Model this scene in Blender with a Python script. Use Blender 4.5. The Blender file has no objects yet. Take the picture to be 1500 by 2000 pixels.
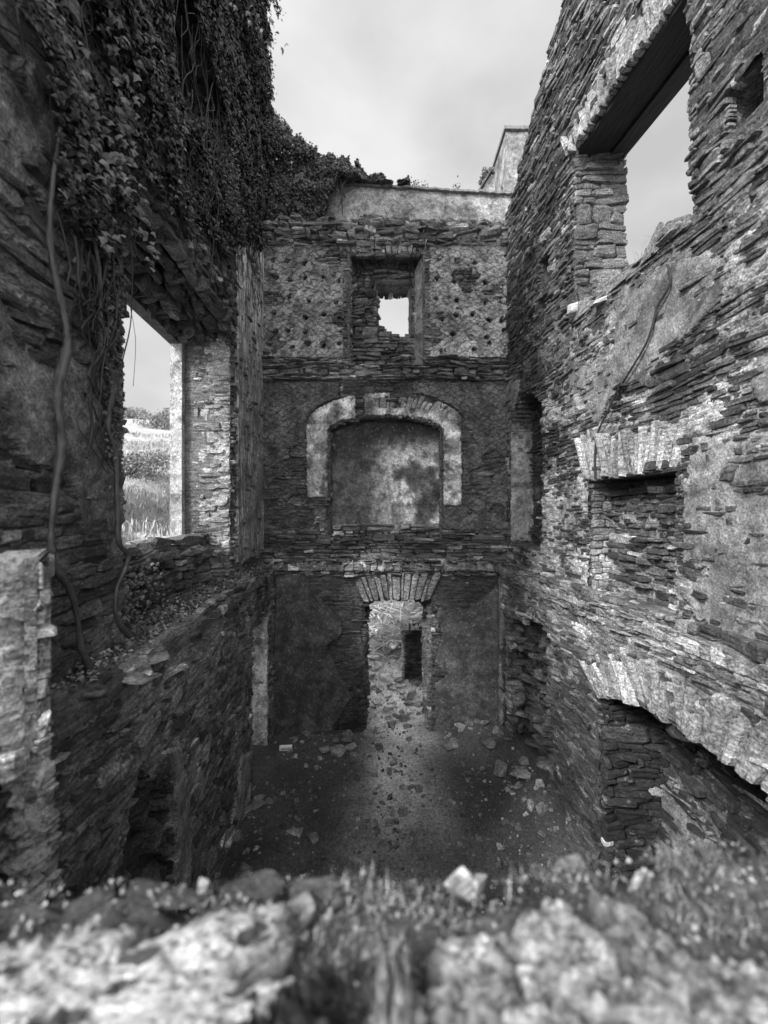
import bpy, math, random
import numpy as np
from mathutils import Vector, Matrix

S = bpy.context.scene
COL = S.collection
rad = math.radians

# ------------------------------------------------------------------ camera
cam = bpy.data.cameras.new("camera")
cam_ob = bpy.data.objects.new("camera", cam)
COL.objects.link(cam_ob)
cam_ob.location = (0, 0, 0)
cam_ob.rotation_euler = (rad(90), 0, 0)
cam.sensor_fit = 'HORIZONTAL'
cam.sensor_width = 36.0
cam.lens = 18.0
cam.clip_start = 0.02
cam.clip_end = 600
cam.dof.use_dof = True
cam.dof.focus_distance = 4.2
cam.dof.aperture_fstop = 1.25
S.camera = cam_ob
S.render.resolution_x = 768
S.render.resolution_y = 1024

# ------------------------------------------------------------------ light
SUN_DIR = Vector((-0.62, -0.60, 0.66)).normalized()     # towards the sun
elev = math.asin(SUN_DIR.z)
W = bpy.data.worlds.new("World")
S.world = W
W.use_nodes = True
nt = W.node_tree
nt.nodes.clear()
wo = nt.nodes.new('ShaderNodeOutputWorld')
bg = nt.nodes.new('ShaderNodeBackground')
sky = nt.nodes.new('ShaderNodeTexSky')
sky.sky_type = 'NISHITA'
sky.sun_disc = False
sky.sun_elevation = elev
sky.sun_rotation = math.atan2(SUN_DIR.x, SUN_DIR.y)
sky.dust_density = 4.0
bw = nt.nodes.new('ShaderNodeRGBToBW')
nt.links.new(sky.outputs[0], bw.inputs[0])
tc = nt.nodes.new('ShaderNodeTexCoord')
mp = nt.nodes.new('ShaderNodeMapping')
mp.inputs['Scale'].default_value = (1.0, 1.0, 1.9)
nz = nt.nodes.new('ShaderNodeTexNoise')
nz.inputs['Scale'].default_value = 2.3
nz.inputs['Detail'].default_value = 5
nz.inputs['Roughness'].default_value = 0.5
nt.links.new(tc.outputs['Generated'], mp.inputs[0])
nt.links.new(mp.outputs[0], nz.inputs['Vector'])
cr = nt.nodes.new('ShaderNodeMapRange')
cr.inputs[1].default_value = 0.34
cr.inputs[2].default_value = 0.66
cr.inputs[3].default_value = 4.9
cr.inputs[4].default_value = 7.5
nt.links.new(nz.outputs[0], cr.inputs[0])
mx = nt.nodes.new('ShaderNodeMix')
mx.data_type = 'FLOAT'
mx.inputs[0].default_value = 0.8
nt.links.new(bw.outputs[0], mx.inputs[2])
nt.links.new(cr.outputs[0], mx.inputs[3])
# added glow: sky overhead and behind the camera brightened to light the room
vd = nt.nodes.new('ShaderNodeVectorMath'); vd.operation = 'DOT_PRODUCT'
nt.links.new(tc.outputs['Generated'], vd.inputs[0])
vd.inputs[1].default_value = Vector((-0.22, -0.80, 0.62)).normalized()
gl = nt.nodes.new('ShaderNodeMapRange'); gl.interpolation_type = 'SMOOTHSTEP'
nt.links.new(vd.outputs['Value'], gl.inputs[0])
gl.inputs[1].default_value = 0.05; gl.inputs[2].default_value = 0.95
gl.inputs[3].default_value = 1.0; gl.inputs[4].default_value = 3.4
gm = nt.nodes.new('ShaderNodeMath'); gm.operation = 'MULTIPLY'
nt.links.new(mx.outputs[0], gm.inputs[0]); nt.links.new(gl.outputs[0], gm.inputs[1])
nt.links.new(gm.outputs[0], bg.inputs[0])
bg.inputs[1].default_value = 0.055
nt.links.new(bg.outputs[0], wo.inputs[0])

sd = bpy.data.lights.new("sun", 'SUN')
sd.energy = 2.2
sd.angle = rad(12)
sd.color = (1, 1, 1)
sun = bpy.data.objects.new("sun", sd)
COL.objects.link(sun)
sun.location = SUN_DIR * 30
sun.rotation_euler = (-SUN_DIR).to_track_quat('-Z', 'Y').to_euler()

S.view_settings.view_transform = 'Standard'
S.view_settings.look = 'None'
S.view_settings.exposure = 1.35
S.view_settings.gamma = 1.0
S.render.engine = 'CYCLES'

# ------------------------------------------------------------------ helpers
R = np.random.RandomState(7)
random.seed(7)


def _hash(ix, iy, seed):
    n = (ix.astype(np.int64) * 374761393 + iy.astype(np.int64) * 668265263 + seed * 974634777) & 0xffffffff
    n = ((n ^ (n >> 13)) * 1274126177) & 0xffffffff
    n = (n ^ (n >> 16)) & 0xffff
    return n / 65535.0


def vnoise(x, y, seed=0):
    x = np.asarray(x, float); y = np.asarray(y, float)
    ix = np.floor(x); iy = np.floor(y)
    fx = x - ix; fy = y - iy
    fx = fx * fx * (3 - 2 * fx); fy = fy * fy * (3 - 2 * fy)
    a = _hash(ix, iy, seed); b = _hash(ix + 1, iy, seed)
    c = _hash(ix, iy + 1, seed); d = _hash(ix + 1, iy + 1, seed)
    return (a + (b - a) * fx) * (1 - fy) + (c + (d - c) * fx) * fy


def fbm(x, y, seed=0, oct=4):
    s = 0; a = 0.5; t = 0
    x = np.asarray(x, float); y = np.asarray(y, float)
    for i in range(oct):
        s = s + a * vnoise(x, y, seed + i * 17); t += a
        x = x * 2.03 + 11.3; y = y * 2.03 + 5.7; a *= 0.5
    return s / t


def sst(a, b, x):
    t = np.clip((x - a) / (b - a), 0, 1); return t * t * (3 - 2 * t)


class Frame:
    """flat working plane: point = O + u*U + v*V + w*N"""
    def __init__(s, O, U, V=(0, 0, 1), N=(0, -1, 0)):
        s.O = np.array(O, float); s.U = np.array(U, float)
        s.V = np.array(V, float); s.N = np.array(N, float)
        s.flip = np.dot(np.cross(s.U, s.V), s.N) < 0

    def map(s, p):
        p = np.asarray(p, float)
        return s.O + p[..., 0:1] * s.U + p[..., 1:2] * s.V + p[..., 2:3] * s.N


class MB:
    """mesh collector: numpy chunks -> one mesh object"""
    def __init__(s):
        s.v = []; s.f = []; s.t = []; s.sid = []; s.n = 0

    def add(s, V, F, tone=0.2, sid=0.0, flip=False):
        V = np.asarray(V, float).reshape(-1, 3)
        F = np.asarray(F, int)
        if F.shape[1] == 3:
            F = np.hstack([F, -np.ones((len(F), 1), int)])
        if flip:
            F = F.copy()
            q = F[:, 3] >= 0
            F[q] = F[q][:, ::-1]
            F[~q] = F[~q][:, [2, 1, 0, 3]]
        G = np.where(F >= 0, F + s.n, -1)
        s.v.append(V); s.f.append(G)
        s.t.append(np.broadcast_to(np.asarray(tone, float), (len(V),)).copy())
        s.sid.append(np.broadcast_to(np.asarray(sid, float), (len(V),)).copy())
        s.n += len(V)

    def build(s, name, mat, parent=None, smooth=False):
        me = bpy.data.meshes.new(name)
        V = np.vstack(s.v); F = np.vstack(s.f)
        T = np.concatenate(s.t); SD = np.concatenate(s.sid)
        tot = np.where(F[:, 3] >= 0, 4, 3)
        loops = F.reshape(-1); loops = loops[loops >= 0]
        starts = np.concatenate([[0], np.cumsum(tot)[:-1]])
        # recentre on the mesh's own footing
        c = np.array([V[:, 0].mean(), V[:, 1].mean(), V[:, 2].min()])
        par_loc = np.array(parent.location) if parent is not None else np.zeros(3)
        me.vertices.add(len(V)); me.vertices.foreach_set('co', (V - c).astype(np.float32).ravel())
        me.loops.add(len(loops)); me.loops.foreach_set('vertex_index', loops.astype(np.int32))
        me.polygons.add(len(F))
        me.polygons.foreach_set('loop_start', starts.astype(np.int32))
        me.polygons.foreach_set('loop_total', tot.astype(np.int32))
        me.polygons.foreach_set('use_smooth', np.full(len(F), smooth))
        a = me.attributes.new('tone', 'FLOAT', 'POINT'); a.data.foreach_set('value', T.astype(np.float32))
        a = me.attributes.new('sid', 'FLOAT', 'POINT'); a.data.foreach_set('value', SD.astype(np.float32))
        me.update(calc_edges=True)
        me.validate()
        me.materials.append(mat)
        o = bpy.data.objects.new(name, me)
        COL.objects.link(o)
        if parent is not None:
            o.parent = parent
        o.location = c - par_loc
        return o


def tag(o, label=None, cat=None, group=None, kind=None):
    if label: o['label'] = label
    if cat: o['category'] = cat
    if group: o['group'] = group
    if kind: o['kind'] = kind
    return o


def empty(name, loc, label, cat, group=None):
    o = bpy.data.objects.new(name, None)
    o.empty_display_size = 0.2
    COL.objects.link(o)
    o.location = loc
    return tag(o, label, cat, group)


def in_poly(x, y, poly):
    x = np.asarray(x, float); y = np.asarray(y, float)
    r = np.zeros(x.shape, bool)
    n = len(poly); j = n - 1
    for i in range(n):
        xi, yi = poly[i]; xj, yj = poly[j]
        c = ((yi > y) != (yj > y)) & (x < (xj - xi) * (y - yi) / (yj - yi + 1e-12) + xi)
        r ^= c
        j = i
    return r


def px_of(P):
    P = np.asarray(P, float)
    Y = np.maximum(P[..., 1], 1e-3)
    return 750 + 750 * P[..., 0] / Y, 1000 - 750 * P[..., 2] / Y


# ------------------------------------------------------------------ materials
def nodes(name):
    m = bpy.data.materials.new(name)
    m.use_nodes = True
    t = m.node_tree
    b = t.nodes['Principled BSDF']
    return m, t, b


def N(t, kind, **kw):
    n = t.nodes.new(kind)
    for k, v in kw.items():
        if k in n.inputs:
            n.inputs[k].default_value = v
        else:
            setattr(n, k, v)
    return n


def math_n(t, op, a, b=None, clamp=False):
    n = t.nodes.new('ShaderNodeMath'); n.operation = op; n.use_clamp = clamp
    for i, x in enumerate((a, b)):
        if x is None: continue
        if isinstance(x, (int, float)): n.inputs[i].default_value = x
        else: t.links.new(x, n.inputs[i])
    return n.outputs[0]


def mrange(t, x, a, b, c, d):
    n = t.nodes.new('ShaderNodeMapRange')
    t.links.new(x, n.inputs[0])
    for i, v in enumerate((a, b, c, d)): n.inputs[i + 1].default_value = v
    return n.outputs[0]


def fmix(t, f, a, b):
    n = t.nodes.new('ShaderNodeMix'); n.data_type = 'FLOAT'
    for i, x in ((0, f), (2, a), (3, b)):
        if isinstance(x, (int, float)): n.inputs[i].default_value = x
        else: t.links.new(x, n.inputs[i])
    return n.outputs[0]


def noise(t, vec, scale, detail=4, rough=0.55, dist=0.0):
    n = t.nodes.new('ShaderNodeTexNoise')
    n.inputs['Scale'].default_value = scale
    n.inputs['Detail'].default_value = detail
    n.inputs['Roughness'].default_value = rough
    n.inputs['Distortion'].default_value = dist
    t.links.new(vec, n.inputs['Vector'])
    return n.outputs[0]


def coords(t, scale=(1, 1, 1), use_sid=True, rot=(0, 0, 0)):
    g = t.nodes.new('ShaderNodeTexCoord')
    v = g.outputs['Object']
    m = t.nodes.new('ShaderNodeMapping')
    m.inputs['Scale'].default_value = scale
    m.inputs['Rotation'].default_value = rot
    t.links.new(v, m.inputs[0])
    if not use_sid:
        return m.outputs[0]
    a = t.nodes.new('ShaderNodeAttribute'); a.attribute_name = 'sid'
    c = t.nodes.new('ShaderNodeCombineXYZ')
    for i, k in enumerate((13.0, 7.0, 3.0)):
        t.links.new(math_n(t, 'MULTIPLY', a.outputs['Fac'], k), c.inputs[i])
    ad = t.nodes.new('ShaderNodeVectorMath'); ad.operation = 'ADD'
    t.links.new(m.outputs[0], ad.inputs[0]); t.links.new(c.outputs[0], ad.inputs[1])
    return ad.outputs[0]


def attr(t, name='tone'):
    a = t.nodes.new('ShaderNodeAttribute'); a.attribute_name = name
    return a.outputs['Fac']


def bump(t, b, h, strength, dist, prev=None):
    n = t.nodes.new('ShaderNodeBump')
    n.inputs['Strength'].default_value = strength
    n.inputs['Distance'].default_value = dist
    t.links.new(h, n.inputs['Height'])
    if prev is not None: t.links.new(prev, n.inputs['Normal'])
    t.links.new(n.outputs[0], b.inputs['Normal'])
    return n.outputs[0]


def mat_stone(name, lichen=0.62, lich_val=0.5, strata=28.0, bstr=1.0, rough=0.72, spots=False):
    m, t, b = nodes(name)
    vs = coords(t, (1, 1, 5))
    v1 = coords(t)
    vw = coords(t, use_sid=False)
    ns = noise(t, vs, strata / 4, 6, 0.65, 0.4)
    nf = noise(t, v1, 55, 5, 0.7)
    nm = noise(t, v1, 9, 4, 0.6)
    col = math_n(t, 'MULTIPLY', attr(t), mrange(t, ns, 0.3, 0.7, 0.25, 1.9))
    col = math_n(t, 'MULTIPLY', col, mrange(t, nf, 0.32, 0.68, 0.2, 1.9))
    nl = noise(t, vw, 3.3, 7, 0.72)
    msk = mrange(t, nl, lichen, lichen + 0.07, 0, 1)
    n2 = noise(t, vw, 38, 4, 0.7)
    msk = math_n(t, 'MULTIPLY', msk, mrange(t, n2, 0.42, 0.55, 0, 1))
    col = fmix(t, msk, col, lich_val)
    nd = noise(t, vw, 1.1, 5, 0.6)                # damp, algae-darkened areas
    col = math_n(t, 'MULTIPLY', col, mrange(t, nd, 0.38, 0.6, 0.45, 1.15))
    if spots:
        vo = t.nodes.new('ShaderNodeTexVoronoi'); vo.inputs['Scale'].default_value = 9
        dn = t.nodes.new('ShaderNodeTexNoise'); dn.inputs['Scale'].default_value = 7
        t.links.new(vw, dn.inputs['Vector'])
        va = t.nodes.new('ShaderNodeVectorMath'); va.operation = 'MULTIPLY_ADD'
        t.links.new(dn.outputs['Color'], va.inputs[0]); va.inputs[1].default_value = (.12, .12, .12)
        t.links.new(vw, va.inputs[2]); t.links.new(va.outputs[0], vo.inputs['Vector'])
        sepc = t.nodes.new('ShaderNodeSeparateColor'); t.links.new(vo.outputs['Color'], sepc.inputs[0])
        thr = math_n(t, 'MULTIPLY', sepc.outputs[0], .46)
        sp = math_n(t, 'LESS_THAN', vo.outputs['Distance'], thr)
        col = fmix(t, sp, col, .05)
    t.links.new(col, b.inputs['Base Color'])
    b.inputs['Roughness'].default_value = rough
    b.inputs['Specular IOR Level'].default_value = 0.45
    p = bump(t, b, ns, bstr, 0.05)
    p = bump(t, b, nm, 0.9 * bstr, 0.05, p)
    bump(t, b, nf, 1.0 * bstr, 0.018, p)
    return m


def mat_plaster(name, hatch=False, light=1.0, streak=False, rough=0.85, sp0=.60, dk0=.55):
    m, t, b = nodes(name)
    vw = coords(t, use_sid=False)
    n1 = noise(t, vw, 2.2, 8, 0.7, 0.3)
    n2 = noise(t, vw, 14, 6, 0.75)
    n3 = noise(t, vw, 60, 5, 0.8)
    col = math_n(t, 'MULTIPLY', attr(t), mrange(t, n1, 0.35, 0.65, 0.35, 1.65))
    col = math_n(t, 'MULTIPLY', col, mrange(t, n2, 0.3, 0.7, 0.4, 1.6))
    col = math_n(t, 'MULTIPLY', col, mrange(t, n3, 0.34, 0.66, 0.25, 1.8))
    # pale lichen specks and dark algae blots
    sp = mrange(t, noise(t, vw, 24, 6, 0.8), sp0, sp0 + .1, 0, 0.6)
    col = fmix(t, sp, col, 0.5 * light)
    dk = mrange(t, noise(t, vw, 5, 7, 0.75), dk0 - .04, dk0 + .12, 0, 0.85)
    col = fmix(t, dk, col, 0.03)
    h = fmix(t, 0.5, n2, n3)
    if streak:
        vv = coords(t, (9, 9, 0.55), use_sid=False)
        ss = noise(t, vv, 3.5, 5, 0.6)
        col = math_n(t, 'MULTIPLY', col, mrange(t, ss, 0.35, 0.65, 0.35, 1.5))
        h = fmix(t, 0.6, h, ss)
    b.inputs['Roughness'].default_value = rough
    p = bump(t, b, h, 1.0, 0.045)
    vo = t.nodes.new('ShaderNodeTexVoronoi'); vo.feature = 'DISTANCE_TO_EDGE'
    vo.inputs['Scale'].default_value = 4.0
    dn = t.nodes.new('ShaderNodeTexNoise'); dn.inputs['Scale'].default_value = 6
    t.links.new(vw, dn.inputs['Vector'])
    va = t.nodes.new('ShaderNodeVectorMath'); va.operation = 'MULTIPLY_ADD'
    t.links.new(dn.outputs['Color'], va.inputs[0]); va.inputs[1].default_value = (.25, .25, .25)
    t.links.new(vw, va.inputs[2])
    t.links.new(va.outputs[0], vo.inputs['Vector'])
    ck = mrange(t, vo.outputs['Distance'], 0.0, 0.02, 0, 1)
    p = bump(t, b, ck, 0.35, 0.006, p)
    if hatch:
        for ang in (rad(62), rad(-58)):
            mm = t.nodes.new('ShaderNodeMapping')
            mm.inputs['Rotation'].default_value = (0, ang, 0)
            t.links.new(va.outputs[0], mm.inputs[0])
            wv = t.nodes.new('ShaderNodeTexWave'); wv.wave_type = 'BANDS'; wv.bands_direction = 'X'
            wv.inputs['Scale'].default_value = 3.1
            wv.inputs['Distortion'].default_value = 1.5
            wv.inputs['Detail'].default_value = 1
            t.links.new(mm.outputs[0], wv.inputs['Vector'])
            gg = mrange(t, wv.outputs['Fac'], 0.0, 0.12, 0, 1)
            p = bump(t, b, gg, 0.8, 0.012, p)
            col = math_n(t, 'MULTIPLY', col, mrange(t, gg, 0, 1, .45, 1))
    t.links.new(col, b.inputs['Base Color'])
    return m


def mat_simple(name, val, rough=0.8, nscale=20, nvar=0.4, bstr=0.5, bd=0.01, spec=0.5, stretch=(1, 1, 1)):
    m, t, b = nodes(name)
    vw = coords(t, stretch, use_sid=False)
    n1 = noise(t, vw, nscale, 6, 0.65)
    if isinstance(val, str):
        base = attr(t)
    else:
        base = val
    col = math_n(t, 'MULTIPLY', mrange(t, n1, 0.3, 0.7, 1 - nvar, 1 + nvar), base)
    t.links.new(col, b.inputs['Base Color'])
    b.inputs['Roughness'].default_value = rough
    b.inputs['Specular IOR Level'].default_value = spec
    bump(t, b, n1, bstr, bd)
    return m


M_STONE = mat_stone('slate_masonry', lichen=.6, lich_val=.42)
M_STONE_R = mat_stone('slate_masonry_lichened', lichen=0.57, lich_val=0.45)
M_STONE_D = mat_stone('damp_slate_masonry', lichen=0.68, lich_val=0.35, rough=0.6)
M_PL = mat_plaster('old_lime_plaster')
M_PLH = mat_plaster('scored_lime_plaster', hatch=True)
M_PANEL = mat_plaster('mottled_lime_plaster', sp0=.56, dk0=.50)
M_PLS = mat_plaster('streaked_lime_plaster', streak=True)
M_LICH = mat_stone('lichen_crusted_stone', lichen=0.47, lich_val=0.42, strata=16, bstr=0.8)
M_SPOT = mat_stone('spotted_lichen_stone', lichen=0.42, lich_val=0.46, strata=14, bstr=.6, spots=True)
M_ROCK = mat_stone('broken_slate', lichen=0.6, lich_val=0.55)
M_QUARTZ = mat_stone('white_quartz', lichen=0.6, lich_val=0.5, strata=10, bstr=0.6)
M_WOOD = mat_simple('old_timber', 0.022, 0.8, 6, 0.6, 1.0, 0.02, 0.3, (6, 0.6, 6))
M_VINE = mat_simple('ivy_bark', 0.055, 0.55, 18, 0.45, 0.8, 0.008, 0.5, (2, 2, 0.5))
M_STEM = mat_simple('ivy_stem', 0.022, 0.6, 18, 0.45, 0.8, 0.008, 0.4, (2, 2, 0.5))
M_LEAF = mat_simple('ivy_leaf', 'tone', 0.45, 30, 0.4, 0.3, 0.004, 0.35)
M_GRASS = mat_simple('dry_grass', 'tone', 0.7, 40, 0.3, 0.2, 0.002, 0.3)
M_MORTAR = mat_simple('cement_coping', 0.16, 0.9, 12, 0.6, 0.8, 0.01)


def mat_ground():
    m, t, b = nodes('earth_and_grass')
    vw = coords(t, use_sid=False)
    n1 = noise(t, vw, 1.2, 8, 0.65)
    n2 = noise(t, vw, 26, 6, 0.8)
    n3 = noise(t, vw, 120, 3, 0.7)
    col = math_n(t, 'MULTIPLY', attr(t), mrange(t, n1, 0.3, 0.7, 0.5, 1.5))
    col = math_n(t, 'MULTIPLY', col, mrange(t, n2, 0.32, 0.68, 0.2, 1.9))
    gr = mrange(t, noise(t, vw, 75, 2, 0.5), 0.63, 0.68, 0, 0.6)
    col = fmix(t, gr, col, 0.3)
    t.links.new(col, b.inputs['Base Color'])
    b.inputs['Roughness'].default_value = 0.75
    p = bump(t, b, n2, 1.0, 0.06)
    bump(t, b, n3, 0.8, 0.008, p)
    return m


M_GROUND = mat_ground()


# ------------------------------------------------------------------ stones
def stones_mesh(mb, fr, quads, h, tone, sid, back=0.05, rough=1.0, tilt=0.25):
    """quads (n,4,2) in (u,v); h (n,) protrusion. Irregular chamfered stones."""
    n = len(quads)
    if n == 0: return
    q = np.asarray(quads, float)
    c = q.mean(1, keepdims=True)
    dims = np.stack([np.linalg.norm(q[:, 1] - q[:, 0], axis=1), np.linalg.norm(q[:, 3] - q[:, 0], axis=1)], 1)
    small = np.minimum(dims[:, 0], dims[:, 1])
    pts = []
    for e in range(4):
        a = q[:, e]; b = q[:, (e + 1) % 4]
        for tt in (0.14, 0.86):
            w = np.clip(tt + R.uniform(-.1, .1, (n, 1)), 0.03, 0.97)
            pts.append(a * (1 - w) + b * w)
    P = np.stack(pts, 1)                                  # n,8,2
    jit = (small * 0.09 * rough)[:, None, None]
    P = P + R.uniform(-1, 1, P.shape) * jit
    d = P - c
    ln = np.linalg.norm(d, axis=2, keepdims=True) + 1e-6
    ins = (small * R.uniform(.12, .3, n))[:, None, None]
    Pi = P - d / ln * ins
    tu = R.normal(0, tilt, (n, 1)); tv = R.normal(0, tilt, (n, 1))
    hh = h[:, None]
    def W_(Q, base):
        dd = Q - c
        return base + tu * dd[..., 0] + tv * dd[..., 1]
    wo_ = W_(P, hh * 0.45) + R.uniform(-.25, .1, (n, 8)) * hh * rough
    wi = W_(Pi, hh) + R.uniform(-.15, .15, (n, 8)) * hh * rough
    cen = c[:, 0] + R.uniform(-.15, .15, (n, 2)) * small[:, None]
    wc = h + R.uniform(-.1, .25, n) * h
    V = np.empty((n, 25, 3))
    V[:, 0:8, :2] = P; V[:, 0:8, 2] = -back
    V[:, 8:16, :2] = P; V[:, 8:16, 2] = np.maximum(wo_, -back + .005)
    V[:, 16:24, :2] = Pi; V[:, 16:24, 2] = wi
    V[:, 24, :2] = cen; V[:, 24, 2] = wc
    F = []
    for i in range(8):
        j = (i + 1) % 8
        F.append([i, j, 8 + j, 8 + i]); F.append([8 + i, 8 + j, 16 + j, 16 + i]); F.append([16 + i, 16 + j, 24, -1])
    F = np.array(F)
    off = (np.arange(n) * 25)[:, None, None]
    FF = np.where(F[None] >= 0, F[None] + off, -1).reshape(-1, 4)
    X = fr.map(V.reshape(-1, 3))
    mb.add(X, FF, np.repeat(tone, 25), np.repeat(sid, 25), flip=fr.flip)


def lay(u0, u1, v0, v1, inside, rh=(0.035, 0.12), ln=(0.1, 0.42), wob=0.03, seed=0, gap=0.008):
    """irregular rubble courses; returns quads (n,4,2)"""
    rs = np.random.RandomState(seed + 100)
    out = []
    v = v0 - 0.05
    while v < v1 + 0.05:
        hgt = rs.uniform(*rh) * rs.choice([0.7, 1, 1.5, 2.0], p=[.3, .4, .22, .08])
        u = u0 - rs.uniform(0, ln[1])
        while u < u1:
            L = rs.uniform(*ln) * rs.choice([0.5, 1, 1.4], p=[.25, .5, .25])
            parts = [(v, v + hgt)]
            if hgt > rh[1] * 0.75 and rs.rand() < 0.6:
                k = v + hgt * rs.uniform(.35, .65); parts = [(v, k), (k, v + hgt)]
            for (a, b) in parts:
                out.append((max(u, u0), min(u + L, u1), a, b))
            u += L
        v += hgt
    A = np.array(out)
    A = A[(A[:, 1] - A[:, 0]) > 0.025]
    # clip each stone against the openings
    ts = np.linspace(0.04, 0.96, 9)
    vm = (A[:, 2] + A[:, 3]) / 2
    uu = A[:, 0:1] + (A[:, 1] - A[:, 0])[:, None] * ts
    def wobf(u, v): return (fbm(u * 1.1, v * .7, seed, 3) - .5) * 2 * wob
    ok = inside(uu, vm[:, None] + wobf(uu, vm[:, None]) + 0 * uu)
    keep = []
    for i in range(len(A)):
        o = ok[i]
        if o.all(): keep.append(A[i]); continue
        if not o.any(): continue
        best = (0, 0); s = None
        for k in range(10):
            if k < 9 and o[k]:
                if s is None: s = k
            elif s is not None:
                if k - s > best[1] - best[0]: best = (s, k)
                s = None
        L = A[i, 1] - A[i, 0]
        a = A[i, 0] + L * (ts[best[0]] - .05 if best[0] > 0 else 0)
        b = A[i, 0] + L * (ts[best[1] - 1] + .05 if best[1] < 9 else 1)
        if b - a > 0.03: keep.append((a, b, A[i, 2], A[i, 3]))
    A = np.array(keep)
    n = len(A)
    q = np.empty((n, 4, 2))
    g = gap
    q[:, 0] = A[:, [0, 2]] + g / 2; q[:, 1] = np.stack([A[:, 1] - g / 2, A[:, 2] + g / 2], 1)
    q[:, 2] = A[:, [1, 3]] - g / 2; q[:, 3] = np.stack([A[:, 0] + g / 2, A[:, 3] - g / 2], 1)
    hh = (A[:, 3] - A[:, 2])[:, None]
    q[:, :, 1] += rs.uniform(-.12, .12, (n, 4)) * hh
    q[:, :, 0] += rs.uniform(-.12, .12, (n, 4)) * hh
    q[:, :, 1] += wobf(q[:, :, 0], q[:, :, 1])
    return q


def rubble(mb, fr, u0, u1, v0, v1, inside=None, tone=(0.09, 0.3), hr=(0.012, 0.055), seed=0, tonef=None, tilt=0.22,
           off=0.0, rough=1.0, back=0.05, pale=0.05, **kw):
    if inside is None:
        inside = lambda u, v: np.ones(np.broadcast(u, v).shape, bool)
    q = lay(u0, u1, v0, v1, inside, seed=seed, **kw)
    rs = np.random.RandomState(seed + 5)
    n = len(q)
    h = rs.uniform(hr[0], hr[1], n) * rs.choice([1, 1, 1.5], n)
    t = tone[0] + (tone[1] - tone[0]) * rs.beta(1.6, 2.4, n)
    t = np.where(rs.rand(n) < pale, rs.uniform(.35, .6, n), t)
    c = q.mean(1)
    if tonef is not None: t = t * tonef(c[:, 0], c[:, 1])
    if off:
        fr = Frame(fr.O + fr.N * off, fr.U, fr.V, fr.N)
    stones_mesh(mb, fr, q, h, t, rs.rand(n) * 40, tilt=tilt, rough=rough, back=back)


def core(mb, fr, u0, u1, v0, v1, depth, T, cell=0.06, front=0.012, us=(), vs=(), tone=0.13):
    """blocky mortar core behind the stones. depth(u,v)->0 solid face, d recess, >=T through"""
    U = np.unique(np.round(np.concatenate([np.arange(u0, u1, cell), [u1], us]), 4))
    Vv = np.unique(np.round(np.concatenate([np.arange(v0, v1, cell), [v1], vs]), 4))
    uc = (U[:-1] + U[1:]) / 2; vc = (Vv[:-1] + Vv[1:]) / 2
    D = depth(uc[:, None] + 0 * vc[None], vc[None] + 0 * uc[:, None]).astype(float)
    D = np.where(D >= T, T, D)
    nu, nv = D.shape
    V = []; F = []
    def quad(a, b, c, d):
        k = len(V); V.extend([a, b, c, d]); F.append([k, k + 1, k + 2, k + 3])
    for i in range(nu):
        for j in range(nv):
            d = D[i, j]
            a, b, c, e = U[i], U[i + 1], Vv[j], Vv[j + 1]
            if d < T:
                w = -d - front
                quad((a, c, w), (b, c, w), (b, e, w), (a, e, w))
                quad((a, c, -T), (a, e, -T), (b, e, -T), (b, c, -T))
            for (di, dj) in ((1, 0), (-1, 0), (0, 1), (0, -1)):
                ii, jj = i + di, j + dj
                dn = D[ii, jj] if 0 <= ii < nu and 0 <= jj < nv else T
                if dn > d + 1e-6:
                    w0 = -d - front; w1 = -min(dn + front, T)
                    if di: x = b if di > 0 else a; quad((x, c, w0), (x, e, w0), (x, e, w1), (x, c, w1))
                    else: y = e if dj > 0 else c; quad((a, y, w0), (b, y, w0), (b, y, w1), (a, y, w1))
    V = np.array(V, float)
    mb.add(fr.map(V), np.array(F), tone * (0.8 + 0.4 * fbm(V[:, 0] * 3, V[:, 1] * 3, 9)), 0.0, flip=fr.flip)


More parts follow.
